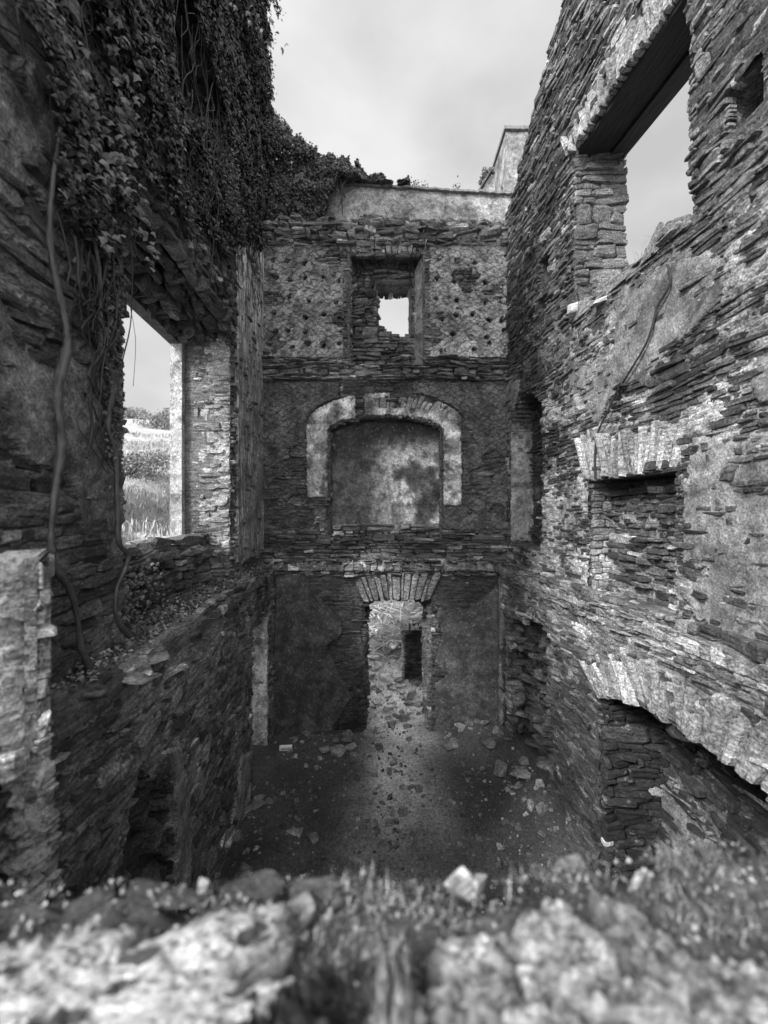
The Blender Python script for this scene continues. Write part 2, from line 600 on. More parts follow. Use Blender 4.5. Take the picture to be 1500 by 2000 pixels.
def sheet(mb, fr, u0, u1, v0, v1, mask, step=0.025, w0=0.055, tone=0.25, tonef=None, seed=0, rag=0.35, bulge=0.02, holes=None):
    """plaster skin: kept where mask(u,v)>0.5 with a ragged broken rim folded back to the stones"""
    U = np.arange(u0, u1 + step, step); Vv = np.arange(v0, v1 + step, step)
    uu, vv = np.meshgrid(U, Vv, indexing='ij')
    ju = uu + R.uniform(-.3, .3, uu.shape) * step
    jv = vv + R.uniform(-.3, .3, uu.shape) * step
    m = mask(ju, jv).astype(float)
    m = m + (fbm(ju * 3.2, jv * 3.2, seed, 5) - .5) * 2 * rag
    if holes is not None: m = m - holes(ju, jv)
    k = m > 0.5
    nu, nv = k.shape
    w = w0 + (fbm(ju * 2, jv * 2, seed + 3, 3) - .5) * 2 * bulge + (fbm(ju * 14, jv * 14, seed + 4, 3) - .5) * .6 * bulge
    # inner test: a vertex on the rim drops to the wall
    ks = k.copy(); ks[1:] &= k[:-1]; ks[:-1] &= k[1:]; ks[:, 1:] &= k[:, :-1]; ks[:, :-1] &= k[:, 1:]
    w = np.where(ks, w, 0.0)
    w = np.where(k & ~ks, w0 * R.uniform(.15, .8, w.shape), w)
    idx = np.arange(nu * nv).reshape(nu, nv)
    f = k[:-1, :-1] & k[1:, :-1] & k[1:, 1:] & k[:-1, 1:]
    F = np.stack([idx[:-1, :-1][f], idx[1:, :-1][f], idx[1:, 1:][f], idx[:-1, 1:][f]], 1)
    if len(F) == 0: return
    # side skirt around the rim
    P = np.stack([ju, jv, w], -1).reshape(-1, 3)
    used, inv = np.unique(F.ravel(), return_inverse=True)
    P2 = P[used]; F2 = inv.reshape(F.shape)
    tn = tone * (0.75 + 0.5 * fbm(P2[:, 0] * 1.5, P2[:, 1] * 1.5, seed + 8, 3))
    if tonef is not None: tn = tn * tonef(P2[:, 0], P2[:, 1])
    mb.add(fr.map(P2), F2, tn, 0.0, flip=fr.flip)
    # skirt
    e = np.sort(np.concatenate([F2[:, [0, 1]], F2[:, [1, 2]], F2[:, [2, 3]], F2[:, [3, 0]]]), axis=1)
    ue, cnt = np.unique(e, axis=0, return_counts=True)
    be = ue[cnt == 1]
    a = P2[be[:, 0]]; b = P2[be[:, 1]]
    lo_a = a.copy(); lo_a[:, 2] = -0.03; lo_b = b.copy(); lo_b[:, 2] = -0.03
    SV = np.concatenate([a, b, lo_b, lo_a]); n = len(be)
    SF = np.stack([np.arange(n), np.arange(n) + n, np.arange(n) + 2 * n, np.arange(n) + 3 * n], 1)
    mb.add(fr.map(SV), SF, tone * .9, 0.0)


def mortar(mb, fr, u0, u1, v0, v1, inside, tone=.2, seed=0, w0=.014, amp=.028, step=.02, tonef=None):
    """packed rough mortar between the stones"""
    U = np.arange(u0, u1 + step, step); Vv = np.arange(v0, v1 + step, step)
    uu, vv = np.meshgrid(U, Vv, indexing='ij')
    uu = uu + R.uniform(-.35, .35, uu.shape) * step; vv = vv + R.uniform(-.35, .35, uu.shape) * step
    k = inside(uu, vv)
    w = w0 + (fbm(uu * 2.2, vv * 3, seed, 4) - .5) * 2 * amp * 1.3 + (fbm(uu * 11, vv * 20, seed + 2, 3) - .5) * 2 * amp
    nu, nv = k.shape; idx = np.arange(nu * nv).reshape(nu, nv)
    f = k[:-1, :-1] & k[1:, :-1] & k[1:, 1:] & k[:-1, 1:]
    F = np.stack([idx[:-1, :-1][f], idx[1:, :-1][f], idx[1:, 1:][f], idx[:-1, 1:][f]], 1)
    P = np.stack([uu, vv, w], -1).reshape(-1, 3)
    used, inv = np.unique(F.ravel(), return_inverse=True)
    P2 = P[used]; F2 = inv.reshape(F.shape)
    tn = tone * (.55 + .9 * fbm(P2[:, 0] * 2, P2[:, 1] * 2, seed + 8, 5))
    if tonef is not None: tn = tn * tonef(P2[:, 0], P2[:, 1])
    mb.add(fr.map(P2), F2, tn, 0.0, flip=fr.flip)


def poly_mask(fr, poly, w=0.0):
    """mask on a plane from an outline measured in photo pixels"""
    def f(u, v):
        P = fr.map(np.stack([u, v, 0 * u + w], -1))
        x, y = px_of(P)
        return in_poly(x, y, poly)
    return f


def any_mask(*fs):
    def f(u, v):
        r = fs[0](u, v)
        for g in fs[1:]: r = r | g(u, v)
        return r
    return f


def rect(a, b, c, d):
    return lambda u, v: (u > a) & (u < b) & (v > c) & (v < d)


def fan(mb, fr, pts_lo, pts_hi, n, h=(0.03, 0.07), tone=(0.25, 0.45), seed=0, jag=0.15):
    """voussoirs between a lower and an upper polyline"""
    rs = np.random.RandomState(seed)
    lo = np.array(pts_lo, float); hi = np.array(pts_hi, float)
    def at(pl, t):
        d = np.concatenate([[0], np.cumsum(np.linalg.norm(np.diff(pl, axis=0), axis=1))]); d /= d[-1]
        return np.stack([np.interp(t, d, pl[:, 0]), np.interp(t, d, pl[:, 1])], -1)
    e = np.linspace(0, 1, n + 1); e[1:-1] += rs.uniform(-.3, .3, n - 1) / n
    qs = []
    for i in range(n):
        a, b = e[i] + .06 / n, e[i + 1] - .06 / n
        A, B = at(lo, a), at(lo, b); C, D = at(hi, b), at(hi, a)
        j1 = rs.uniform(-jag, jag); j2 = rs.uniform(-jag * .15, jag * .3)
        up = ((C + D) - (A + B)) / 2
        qs.append([A - up * j2, B - up * j2, C + up * j1, D + up * j1])
    q = np.array(qs)
    stones_mesh(mb, fr, q, rs.uniform(h[0], h[1], n), rs.uniform(tone[0], tone[1], n), rs.rand(n) * 30, tilt=.12, rough=.6)


def rock_mesh(name, seed, flat=0.45, mat=None, bev=0.04):
    import bmesh
    rs = np.random.RandomState(seed)
    bm = bmesh.new()
    n = rs.randint(11, 17)
    for i in range(n):
        p = rs.uniform(-1, 1, 3); p[:2] /= max(np.linalg.norm(p[:2]), .75) ** .8
        p[2] = np.sign(p[2]) * (.5 + .5 * abs(p[2])) * flat
        bm.verts.new(p * .5)
    r = bmesh.ops.convex_hull(bm, input=bm.verts)
    bmesh.ops.delete(bm, geom=[v for v in bm.verts if not v.link_faces], context='VERTS')
    bmesh.ops.bevel(bm, geom=list(bm.edges), offset=bev, segments=1, affect='EDGES', profile=.6, clamp_overlap=True)
    me = bpy.data.meshes.new(name)
    zmin = min(v.co.z for v in bm.verts)
    for v in bm.verts: v.co.z -= zmin
    bm.to_mesh(me); bm.free()
    tn = rs.uniform(.24, .46)
    a = me.attributes.new('tone', 'FLOAT', 'POINT'); a.data.foreach_set('value', np.full(len(me.vertices), tn, np.float32))
    a = me.attributes.new('sid', 'FLOAT', 'POINT'); a.data.foreach_set('value', np.full(len(me.vertices), rs.rand() * 9, np.float32))
    me.materials.append(mat or M_ROCK)
    return me


def lump_mesh(name, seed, mat, tone, n=170, pit=.35, flat=.3, mot=1.0):
    """weathered boulder top: ragged round heightfield with pits, closed below"""
    rs = np.random.RandomState(seed)
    th = np.linspace(0, 2 * np.pi, n * 2, endpoint=False); rr = np.linspace(0, 1, n) ** .8
    T, Q = np.meshgrid(th, rr)
    out = .5 * (1 - .55 * (fbm(np.cos(T) * 2.4 + seed, np.sin(T) * 2.4, seed, 5) - .25) * 2)
    c, s_ = np.cos(T), np.sin(T)
    sq = 1 / np.maximum(np.abs(c), np.abs(s_)) ** .45
    x = Q * out * c * sq; y = Q * out * s_ * sq
    h = (1 - Q ** 5) ** .6 * (.75 + .5 * (fbm(x * 3 + seed, y * 3, seed + 1, 4) - .3))
    h = h + ((fbm(x * 16, y * 16 + seed, seed + 2, 4) - .5) * .55 + (fbm(x * 45, y * 45 + seed, seed + 7, 3) - .5) * .45) * (Q < .999)
    pits = fbm(x * 9 + seed, y * 9, seed + 3, 3)
    h = h - pit * sst(.56, .68, pits)
    z = h * flat; z = np.where(Q > .999, -.25, z)
    V = np.stack([x, y, z], -1).reshape(-1, 3)
    m = n * 2
    i, j = np.meshgrid(np.arange(n - 1), np.arange(m), indexing='ij'); k = (j + 1) % m
    F = np.stack([i * m + j, (i + 1) * m + j, (i + 1) * m + k, i * m + k], -1).reshape(-1, 4)
    mb = MB(); mb.add(V, F, tone * np.clip(1 - .75 * mot + 1.9 * mot * (fbm(V[:, 0] * 22, V[:, 1] * 22, seed + 4, 4) - .28) * 1.4, .12, 1.5), seed * 1.3)
    o = mb.build(name, mat, None, smooth=True)
    me = o.data
    for v in me.vertices: v.co.z += 0
    return o, V


def tube(mb, pts, radii, sides=9, tone=0.12, wobble=0.12, seed=0, sub=5, flat=None):
    rs = np.random.RandomState(seed)
    P = np.array(pts, float); n = len(P)
    r = np.broadcast_to(np.asarray(radii, float), (n,))
    # catmull-rom
    t = np.linspace(0, n - 1, (n - 1) * sub + 1)
    Q = []
    for x in t:
        i = min(int(x), n - 2); f = x - i
        p0 = P[max(i - 1, 0)]; p1 = P[i]; p2 = P[i + 1]; p3 = P[min(i + 2, n - 1)]
        Q.append(.5 * (2 * p1 + (p2 - p0) * f + (2 * p0 - 5 * p1 + 4 * p2 - p3) * f * f + (3 * p1 - p0 - 3 * p2 + p3) * f ** 3))
    Q = np.array(Q); rr = np.interp(t, np.arange(n), r) * (1 + rs.uniform(-1, 1, len(t)) * wobble)
    T = np.gradient(Q, axis=0); T /= np.linalg.norm(T, axis=1, keepdims=True) + 1e-9
    ref = np.array([0.3, 1, 0.2]); A = np.cross(T, ref); A /= np.linalg.norm(A, axis=1, keepdims=True) + 1e-9
    B = np.cross(T, A)
    th = np.linspace(0, 2 * np.pi, sides, endpoint=False)
    V = Q[:, None] + rr[:, None, None] * (np.cos(th)[None, :, None] * A[:, None] + np.sin(th)[None, :, None] * B[:, None])
    V = V + rs.normal(0, 1, V.shape) * (rr * .05)[:, None, None]
    if sides > 6:
        rid = fbm(np.arange(len(Q))[:, None] * .23 + th[None] * 0, np.cos(th)[None] * 2.2 + np.sin(th)[None] * 1.3 + 5, seed, 3) - .5
        V = V + (V - Q[:, None]) * (rid * 1.1)[..., None]
    m = len(Q)
    F = []
    for i in range(m - 1):
        for j in range(sides):
            k = (j + 1) % sides
            F.append([i * sides + j, i * sides + k, (i + 1) * sides + k, (i + 1) * sides + j])
    V = V.reshape(-1, 3); F = np.array(F)
    V = np.vstack([V, Q[0], Q[-1]])
    caps = [[0 + (j + 1) % sides, j, m * sides, -1] for j in range(sides)] + \
           [[(m - 1) * sides + j, (m - 1) * sides + (j + 1) % sides, m * sides + 1, -1] for j in range(sides)]
    mb.add(V, np.vstack([F, np.array(caps)]), tone, seed)


def leaves(mb, P, Nrm, size, tone, seed=0):
    """ivy leaves: five-point folded blades at points P, facing roughly Nrm"""
    rs = np.random.RandomState(seed)
    n = len(P)
    nr = Nrm + rs.normal(0, .55, (n, 3)); nr /= np.linalg.norm(nr, axis=1, keepdims=True)
    down = np.array([0, 0, -1.0]) + rs.normal(0, .6, (n, 3))
    d = down - nr * (down * nr).sum(1, keepdims=True); d /= np.linalg.norm(d, axis=1, keepdims=True) + 1e-6
    s = np.cross(nr, d)
    sh = np.array([[-.45, 0, 0], [-.25, .5, -.12], [.1, .28, -.03], [.62, 0, -.2], [.1, -.28, -.03], [-.25, -.5, -.12], [0, 0, .06]])
    sc = np.asarray(size)[:, None, None]
    V = P[:, None] + sc * (sh[None, :, 0:1] * d[:, None] + sh[None, :, 1:2] * s[:, None] + sh[None, :, 2:3] * nr[:, None])
    F = np.array([[6, 0, 1], [6, 1, 2], [6, 2, 3], [6, 3, 4], [6, 4, 5], [6, 5, 0]])
    FF = (F[None] + (np.arange(n) * 7)[:, None, None]).reshape(-1, 3)
    mb.add(V.reshape(-1, 3), FF, np.repeat(tone, 7), np.repeat(rs.rand(n), 7))


def blades(mb, P, length, width, tone, seed=0, lean=0.5, up=(0, 0, 1)):
    rs = np.random.RandomState(seed)
    n = len(P)
    a = rs.uniform(0, 2 * np.pi, n)
    out = np.stack([np.cos(a), np.sin(a), 0 * a], 1)
    side = np.stack([-np.sin(a), np.cos(a), 0 * a], 1)
    L = np.asarray(length)[:, None]; Wd = np.asarray(width)[:, None]
    ln = rs.uniform(.1, 1, (n, 1)) * lean
    upv = np.array(up, float)
    V = np.empty((n, 5, 3))
    V[:, 0] = P - side * Wd; V[:, 1] = P + side * Wd
    mid = P + upv * L * .6 + out * L * ln * .3
    V[:, 2] = mid + side * Wd * .7; V[:, 3] = mid - side * Wd * .7
    V[:, 4] = P + upv * L * (1 - .35 * ln) + out * L * ln * 1.0
    F = np.array([[0, 1, 2, 3], [3, 2, 4, -1]])
    FF = np.where(F[None] >= 0, F[None] + (np.arange(n) * 5)[:, None, None], -1).reshape(-1, 4)
    mb.add(V.reshape(-1, 3), FF, np.repeat(tone, 5), 0.0)


def box(mb, lo, hi, tone=0.2, jit=0.0, div=0.0):
    lo = np.array(lo, float); hi = np.array(hi, float)
    ax = [np.unique(np.append(np.arange(lo[i], hi[i], div if div else 1e9), hi[i])) for i in range(3)]
    for i in range(3):
        j, k = (i + 1) % 3, (i + 2) % 3
        for s in (0, 1):
            g1, g2 = np.meshgrid(ax[j], ax[k], indexing='ij')
            V = np.zeros(g1.shape + (3,)); V[..., j] = g1; V[..., k] = g2; V[..., i] = (lo, hi)[s][i]
            n1, n2 = g1.shape
            idx = np.arange(n1 * n2).reshape(n1, n2)
            F = np.stack([idx[:-1, :-1].ravel(), idx[1:, :-1].ravel(), idx[1:, 1:].ravel(), idx[:-1, 1:].ravel()], 1)
            V = V.reshape(-1, 3)
            if jit:
                jn = np.stack([fbm(V[:, 0] * 5 + V[:, 2] * 3, V[:, 1] * 5 + V[:, 2] * 4 + q * 9, 60 + q, 3) - .5 for q in range(3)], 1)
                V = V + jn * jit * 2
            mb.add(V, F, tone, 0.0, flip=(s == 0))


# ------------------------------------------------------------------ frames of the ruin
kx = 0.08
nl = math.hypot(1, kx)
F_LU = Frame((-1.68, 0, 0), (-kx, 1, 0), (0, 0, 1), (1 / nl, kx / nl, 0))
F_LL = Frame((-1.42, 0, 0), (-kx, 1, 0), (0, 0, 1), (1 / nl, kx / nl, 0))
F_RU = Frame((2.80, 0, 0), (-kx, 1, 0), (0, 0, 1), (-1 / nl, -kx / nl, 0))
F_RL = Frame((2.59, 0, 0), (-kx, 1, 0), (0, 0, 1), (-1 / nl, -kx / nl, 0))
F_BU = Frame((0, 7.0, 0), (1, 0, 0))
F_BL = Frame((0, 6.75, 0), (1, 0, 0))
XL = lambda y: -1.68 - kx * y
XR = lambda y: 2.80 - kx * y
ZL = -1.0       # ledge level
ZF = -3.9       # floor level

# ------------------------------------------------------------------ ground

def ground_h(x, y):
    x = np.asarray(x, float); y = np.asarray(y, float)
    room = ZF + (fbm(x * .9, y * .9, 3, 4) - .5) * .16 + (fbm(x * 7, y * 7, 5, 3) - .5) * .05
    room = room + .10 * np.exp(-((x + .9) ** 2 / .5 + (y - 6.55) ** 2 / .05)) + .28 * np.exp(-((x - 1.9) ** 2 / .35 + (y - 6.5) ** 2 / .3))
    room = room + .12 * np.exp(-((x - 1.3) ** 2 / .3 + (y - 6.6) ** 2 / .06)) + .2 * np.exp(-((x - 2.1) ** 2 / .12 + (y - 5.0) ** 2 / .6))
    room = room + .25 * np.exp(-((x + 1.35) ** 2 / .1 + (y - 3.9) ** 2 / .8))
    back = np.where(y > 7.3, (fbm(x * 2.2, y * 2.2, 31, 5) - .3) * .32 * sst(7.3, 8.3, y), 0) \
        + sst(9.6, 10.6, y) * .45 * np.clip(y - 9.6, 0, 2.6) + np.clip(y - 12.2, 0, 90) * .12
    room = room + back
    r = np.sqrt(x * x + y * y)
    out = -1.25 + 0.225 * np.clip(r - 4.0, 0, 75) + (fbm(x * .12, y * .12, 21, 4) - .5) * np.clip(r - 4, 0, 30) * .12 \
        + (fbm(x * .8, y * .8, 22, 3) - .5) * .3
    xl = -2.45 - kx * y
    L = 1 - sst(-.15, .1, x - xl)
    pas = sst(5.0, 5.3, y) * (1 - sst(6.5, 6.8, y)) * sst(-4.6, -3.9, x)
    L = L * (1 - pas)
    Rr = sst(-.1, .15, x - (3.35 - kx * y))
    B = 1 - sst(-.3, 0.0, y)
    yard = sst(7.0, 7.5, y) * sst(-7, -4.5, x) * (1 - sst(5.5, 9, x))
    side = np.maximum(L, Rr) * (1 - yard)
    k = np.clip(np.maximum(side, B), 0, 1)
    hh = room * (1 - k) + np.where(B > .5, np.minimum(out, -1.2 + .02 * r), out) * k
    return hh


def axis(lo, a, b, hi, step):
    c = np.arange(a, b + 1e-6, step)
    l = []; s = step; x = a
    while x > lo: s *= 1.13; x -= s; l.append(x)
    r = []; s = step; x = c[-1]
    while x < hi: s *= 1.13; x += s; r.append(x)
    return np.concatenate([l[::-1], c, r])


gx = axis(-230, -3.4, 3.6, 230, 0.05)
gy = axis(-120, 0.6, 11.5, 230, 0.05)
X, Y = np.meshgrid(gx, gy, indexing='ij')
Z = ground_h(X, Y)
V = np.stack([X, Y, Z], -1).reshape(-1, 3)
idx = np.arange(X.size).reshape(X.shape)
F = np.stack([idx[:-1, :-1].ravel(), idx[1:, :-1].ravel(), idx[1:, 1:].ravel(), idx[:-1, 1:].ravel()], 1)
g = MB()
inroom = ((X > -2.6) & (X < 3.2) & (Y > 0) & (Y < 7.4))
light_fan = np.exp(-((X - .22) ** 2 / (.16 + .05 * (7.4 - np.clip(Y, 0, 7.4)) ** 1.3))) * (.55 + .9 * sst(4.2, 6.9, Y))  # fan of light from the doorway, painted into the floor tone
dsp = sst(6.2, 7.1, Y) * np.exp(-((X - .22) / .62) ** 4)  # stronger light spill across the threshold, also put into the tone
tn = np.where(inroom, (.065 + .38 * light_fan * (1 - dsp) + .66 * dsp) * (.35 + 1.3 * fbm(X * 2.6, Y * 2.6, 78, 5)), np.where((Y >= 7.4) & (np.abs(X) < 4), .62 - .42 * sst(9.3, 10.3, Y), .36))
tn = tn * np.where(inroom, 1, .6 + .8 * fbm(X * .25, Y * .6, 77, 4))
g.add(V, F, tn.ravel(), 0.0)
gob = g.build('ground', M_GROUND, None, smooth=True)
tag(gob, kind='structure')


def ray_ground(px, py):
    dx = (px - 750) / 750; dz = (1000 - py) / 750
    t = 0.9
    while t < 60:
        if dz * t <= float(ground_h(dx * t, t)): break
        t += 0.02
    return Vector((dx * t, t, dz * t))


# ------------------------------------------------------------------ back wall
T_B = 0.75
bw_root = empty('ruined_wall', (0, 7.0, ZF), 'tall end wall with a blocked arched niche over a doorway and a small window hole near its top', 'wall')

arch_c = (0.03, 1.0)
def niche_in(u, v, g=0.0):
    top = 1.42 + .29 * np.sqrt(np.clip(1 - ((u - .03) / 1.04) ** 2, 0, 1))
    return (u > -.985 - g) & (u < 1.045 + g) & (v < top + g) & (v > -.62)

def hole_in(u, v, g=0.0):
    n = (vnoise(u * 9, v * 14, 4) - .5) * .12
    lo = 3.36 + .18 * sst(.3, -.2, u)
    return (u > -.17 + n - g) & (u < .52 + g) & (v > lo + n - g) & (v < 4.36 + g)

def btop(u):
    return 5.22 + .1 * (vnoise(u * 3, 0 * u, 5) - .5) + .10 * (u < 0)

def pocks(cs, r):
    def f(u, v):
        m = np.zeros(u.shape)
        for (a, b, s) in cs:
            m = np.maximum(m, 3 * (((u - a) / s) ** 2 + ((v - b) / (s * .8)) ** 2 < r * r))
        return m
    return f

pk = []
rs = np.random.RandomState(9)
for v in (4.55, 4.18, 3.86, 3.52, 3.22, 2.98):
    for u in list(np.arange(-2.1, -.7, .29)) + list(np.arange(1.0, 2.2, .29)):
        if rs.rand() < .85: pk.append((u + rs.uniform(-.06, .06) + (.1 if u < 0 else 0), v + rs.uniform(-.08, .08), rs.uniform(.022, .042)))
pkf = pocks(pk, 1.0)
def depth_b(u, v):
    d = np.zeros(u.shape)
    win = (u > -.61) & (u < .70) & (v > 2.62) & (v < 4.67)
    d = np.where(win, .32, d)
    d = np.where(win & hole_in(u, v), 9, d)
    d = np.where(niche_in(u, v), .22, d)
    d = np.where((v > 2.8) & (v < 4.8) & (pkf(u, v) > 0) & (d == 0), .15, d)
    d = np.where(v > btop(u), 9, d)
    return d

mb = MB()
core(mb, F_BU, -2.9, 3.1, -1.05, 5.3, depth_b, T_B, cell=.05, us=[-.61, .70, -.985, 1.045], vs=[2.62, 4.67])
solid = lambda u, v: (depth_b(u, v) == 0) & (v < btop(u) + .05)
# exposed rubble under everything, rough broken head, joist course
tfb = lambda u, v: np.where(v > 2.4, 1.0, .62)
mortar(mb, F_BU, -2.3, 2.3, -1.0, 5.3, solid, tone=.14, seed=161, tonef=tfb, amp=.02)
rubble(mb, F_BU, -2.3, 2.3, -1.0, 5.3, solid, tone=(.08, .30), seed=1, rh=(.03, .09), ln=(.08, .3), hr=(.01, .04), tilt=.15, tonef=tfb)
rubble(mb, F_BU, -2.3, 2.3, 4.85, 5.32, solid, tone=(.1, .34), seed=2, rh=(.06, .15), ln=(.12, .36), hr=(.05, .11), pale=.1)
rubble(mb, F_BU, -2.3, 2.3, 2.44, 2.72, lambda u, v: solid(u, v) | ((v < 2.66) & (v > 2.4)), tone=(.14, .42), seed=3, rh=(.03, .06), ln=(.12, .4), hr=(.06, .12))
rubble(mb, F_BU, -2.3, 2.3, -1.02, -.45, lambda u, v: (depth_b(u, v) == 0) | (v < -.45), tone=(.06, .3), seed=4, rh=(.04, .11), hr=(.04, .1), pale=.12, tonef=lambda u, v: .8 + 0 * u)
# infill of the upper window
fi = Frame((0, 7.32, 0), (1, 0, 0))
rubble(mb, fi, -.62, .70, 2.6, 4.69, lambda u, v: ~hole_in(u, v, .0), tone=(.08, .24), seed=6, rh=(.05, .12), ln=(.12, .34), hr=(.02, .07), wob=.01)
# edge of the hole, depth of the infill
for (x0, z0, z1, s) in ((-.17, 3.4, 4.32, -1),):
    fj = Frame((x0, 7.33, 0), (0, 1, 0), (0, 0, 1), (1, 0, 0))
    rubble(mb, fj, 0, .42, z0, z1, tone=(.1, .3), seed=8, rh=(.05, .1), ln=(.1, .25))
# left reveal and sloping head of the window
fj = Frame((-.61, 7.0, 0), (0, 1, 0), (0, 0, 1), (1, 0, 0))
rubble(mb, fj, 0.02, .3, 2.66, 4.67, tone=(.1, .26), seed=9, rh=(.05, .11), ln=(.1, .2), hr=(.005, .02))
fh = Frame((0, 7.02, 4.72), (1, 0, 0), (0, .87, -.5), (0, -.5, -.87))
rubble(mb, fh, -.6, .7, 0, .66, tone=(.03, .08), seed=10, rh=(.2, .3), ln=(.05, .12), hr=(.0, .015), tilt=.05)
# top of wall, sloping back with rubble
ft = Frame((0, 7.0, 5.2), (1, 0, 0), (0, .8, .55), (0, -.55, .8))
rubble(mb, ft, -2.3, 2.35, 0, .9, tone=(.1, .35), seed=11, rh=(.08, .16), hr=(.02, .09), pale=.08)
# arch reveals of niche
fj = Frame((1.045, 7.0, 0), (0, 1, 0), (0, 0, 1), (-1, 0, 0))
rubble(mb, fj, .02, .2, -.5, 1.42, tone=(.15, .3), seed=12, hr=(.003, .015), rh=(.06, .12), ln=(.08, .2))
fj = Frame((-.985, 7.0, 0), (0, 1, 0), (0, 0, 1), (1, 0, 0))
rubble(mb, fj, .02, .2, -.5, 1.42, tone=(.05, .12), seed=13, hr=(.003, .015), rh=(.06, .12), ln=(.08, .2))
fn = Frame((0, 7.22, 0), (1, 0, 0))
rubble(mb, fn, -.98, 1.04, -.62, -.3, tone=(.08, .35), seed=14, rh=(.07, .14), hr=(.06, .16), pale=.2)

# ---- lower part, a little proud
def door_in(u, v):
    return (u > -.38 + .05 * (vnoise(u * 0, v * 5, 8) - .5)) & (u < .83) & (v < -1.53)

def depth_bl(u, v):
    return np.where(door_in(u, v), 9, 0.0)

core(mb, F_BL, -2.6, 2.9, ZF - .4, -.96, depth_bl, .85, cell=.05, us=[-.38, .83], vs=[-1.53])
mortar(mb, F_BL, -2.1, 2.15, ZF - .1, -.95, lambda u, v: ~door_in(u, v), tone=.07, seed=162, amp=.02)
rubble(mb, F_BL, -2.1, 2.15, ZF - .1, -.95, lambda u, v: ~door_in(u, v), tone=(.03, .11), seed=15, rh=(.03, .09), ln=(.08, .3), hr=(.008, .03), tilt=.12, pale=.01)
flt = Frame((0, 6.76, -.95), (1, 0, 0), (0, 1, .12), (0, 0, 1))
rubble(mb, flt, -2.2, 2.3, -.06, .28, tone=(.08, .45), seed=16, rh=(.03, .08), ln=(.04, .18), hr=(.0, .07), pale=.15, tilt=.5, rough=1.6)
rubble(mb, F_BL, -2.1, 2.15, -1.06, -.90, tone=(.05, .4), seed=116, rh=(.02, .05), ln=(.05, .22), hr=(.0, .09), pale=.12, tilt=.4, rough=1.5, wob=.05)
# door reveals
fj = Frame((.83, 6.75, 0), (0, 1, 0), (0, 0, 1), (-1, 0, 0))
rubble(mb, fj, 0, .85, ZF - .1, -1.5, tone=(.06, .2), seed=17, rh=(.05, .12), ln=(.12, .4), hr=(.02, .07))
fj = Frame((-.38, 6.75, 0), (0, 1, 0), (0, 0, 1), (1, 0, 0))
rubble(mb, fj, 0, .85, ZF - .1, -1.5, tone=(.05, .15), seed=18, rh=(.05, .12), ln=(.12, .4), hr=(.02, .07))
# lower segmental head of the outer door leaf
fo = Frame((0, 7.28, 0), (1, 0, 0))
def outer_head(u, v):
    return v > -1.66 - .20 * np.clip(np.abs(u - .22) / .58, 0, 1.2) ** 5
core(mb, fo, -.5, .95, -2.15, -1.5, lambda u, v: np.where(outer_head(u, v), 0., 9.), .3, cell=.03)
rubble(mb, fo, -.45, .9, -2.15, -1.5, outer_head, tone=(.05, .14), seed=19, rh=(.04, .08), ln=(.08, .2))
mb.build('masonry', M_STONE, bw_root)

mb = MB()
fan(mb, F_BU, [(-.88, 4.90), (-.62, 4.68), (.72, 4.68), (.86, 4.74)], [(-1.06, 5.04), (-.5, 5.0), (.6, 4.98), (.95, 4.96)], 20, tone=(.28, .46), seed=3)
mb.build('window_lintel', M_STONE, bw_root)
mb = MB()
fan(mb, F_BL, [(-.36, -1.55), (.80, -1.55)], [(-.58, -1.10), (1.0, -1.06)], 13, tone=(.16, .34), seed=4, h=(.04, .09))
mb.build('door_lintel', M_STONE, bw_root)
# voussoirs of the blind arch
mb = MB()
th = np.linspace(.02, .98, 30)
lo = [(.03 + 1.06 * -math.cos(math.pi * a), 1.42 + .30 * math.sin(math.pi * a)) for a in th]
hi = [(.03 + 1.34 * -math.cos(math.pi * a), 1.50 + .66 * math.sin(math.pi * a) ** .8) for a in th]
fan(mb, F_BU, lo[13:], hi[13:], 17, tone=(.22, .42), seed=5, h=(.035, .06))
mb.build('niche_arch', M_STONE, bw_root)

# window linings of the upper window: right splay of plaster, two slim timber posts
mb = MB()
fs = Frame((.715, 7.0, 0), (-.37, .93, 0), (0, 0, 1), (-.93, -.37, 0))
sheet(mb, fs, 0, .66, 2.62, 4.64, lambda u, v: (u < .62) & (u > -1), tone=.42, w0=.02, rag=.1, seed=20)
mb.build('window_splay', M_PL, bw_root)
for x in (-.64, .72):
    mb = MB(); box(mb, (x - .018, 6.945, 2.55), (x + .018, 7.03, 4.66), .12, jit=.008, div=.1)
    mb.build('window_post', M_STONE, bw_root)

# plasters
up = lambda u, v: ((u < -.72) | (u > .80)) & (v > 2.78) & (v < 4.95 + .3 * (vnoise(u * 1.7, 0 * u, 31) - .5)) & (np.abs(u) < 2.3)
upx = lambda u, v: np.where(up(u, v), 1.2 - .8 * ((fbm(u * 1.4, v * 2.6, 44, 3) > .68)), 0)
mb = MB()
sheet(mb, F_BU, -2.3, 2.3, 2.8, 5.0, upx, tone=.36, seed=21, rag=.25, w0=.065, holes=pocks(pk, 1.0), step=.022,
      tonef=lambda u, v: np.where(u < 0, .85, 1.0) * (0.75 + .5 * vnoise(u * 3, v * 3, 50)))
mb.build('scored_plaster', M_PLH, bw_root)

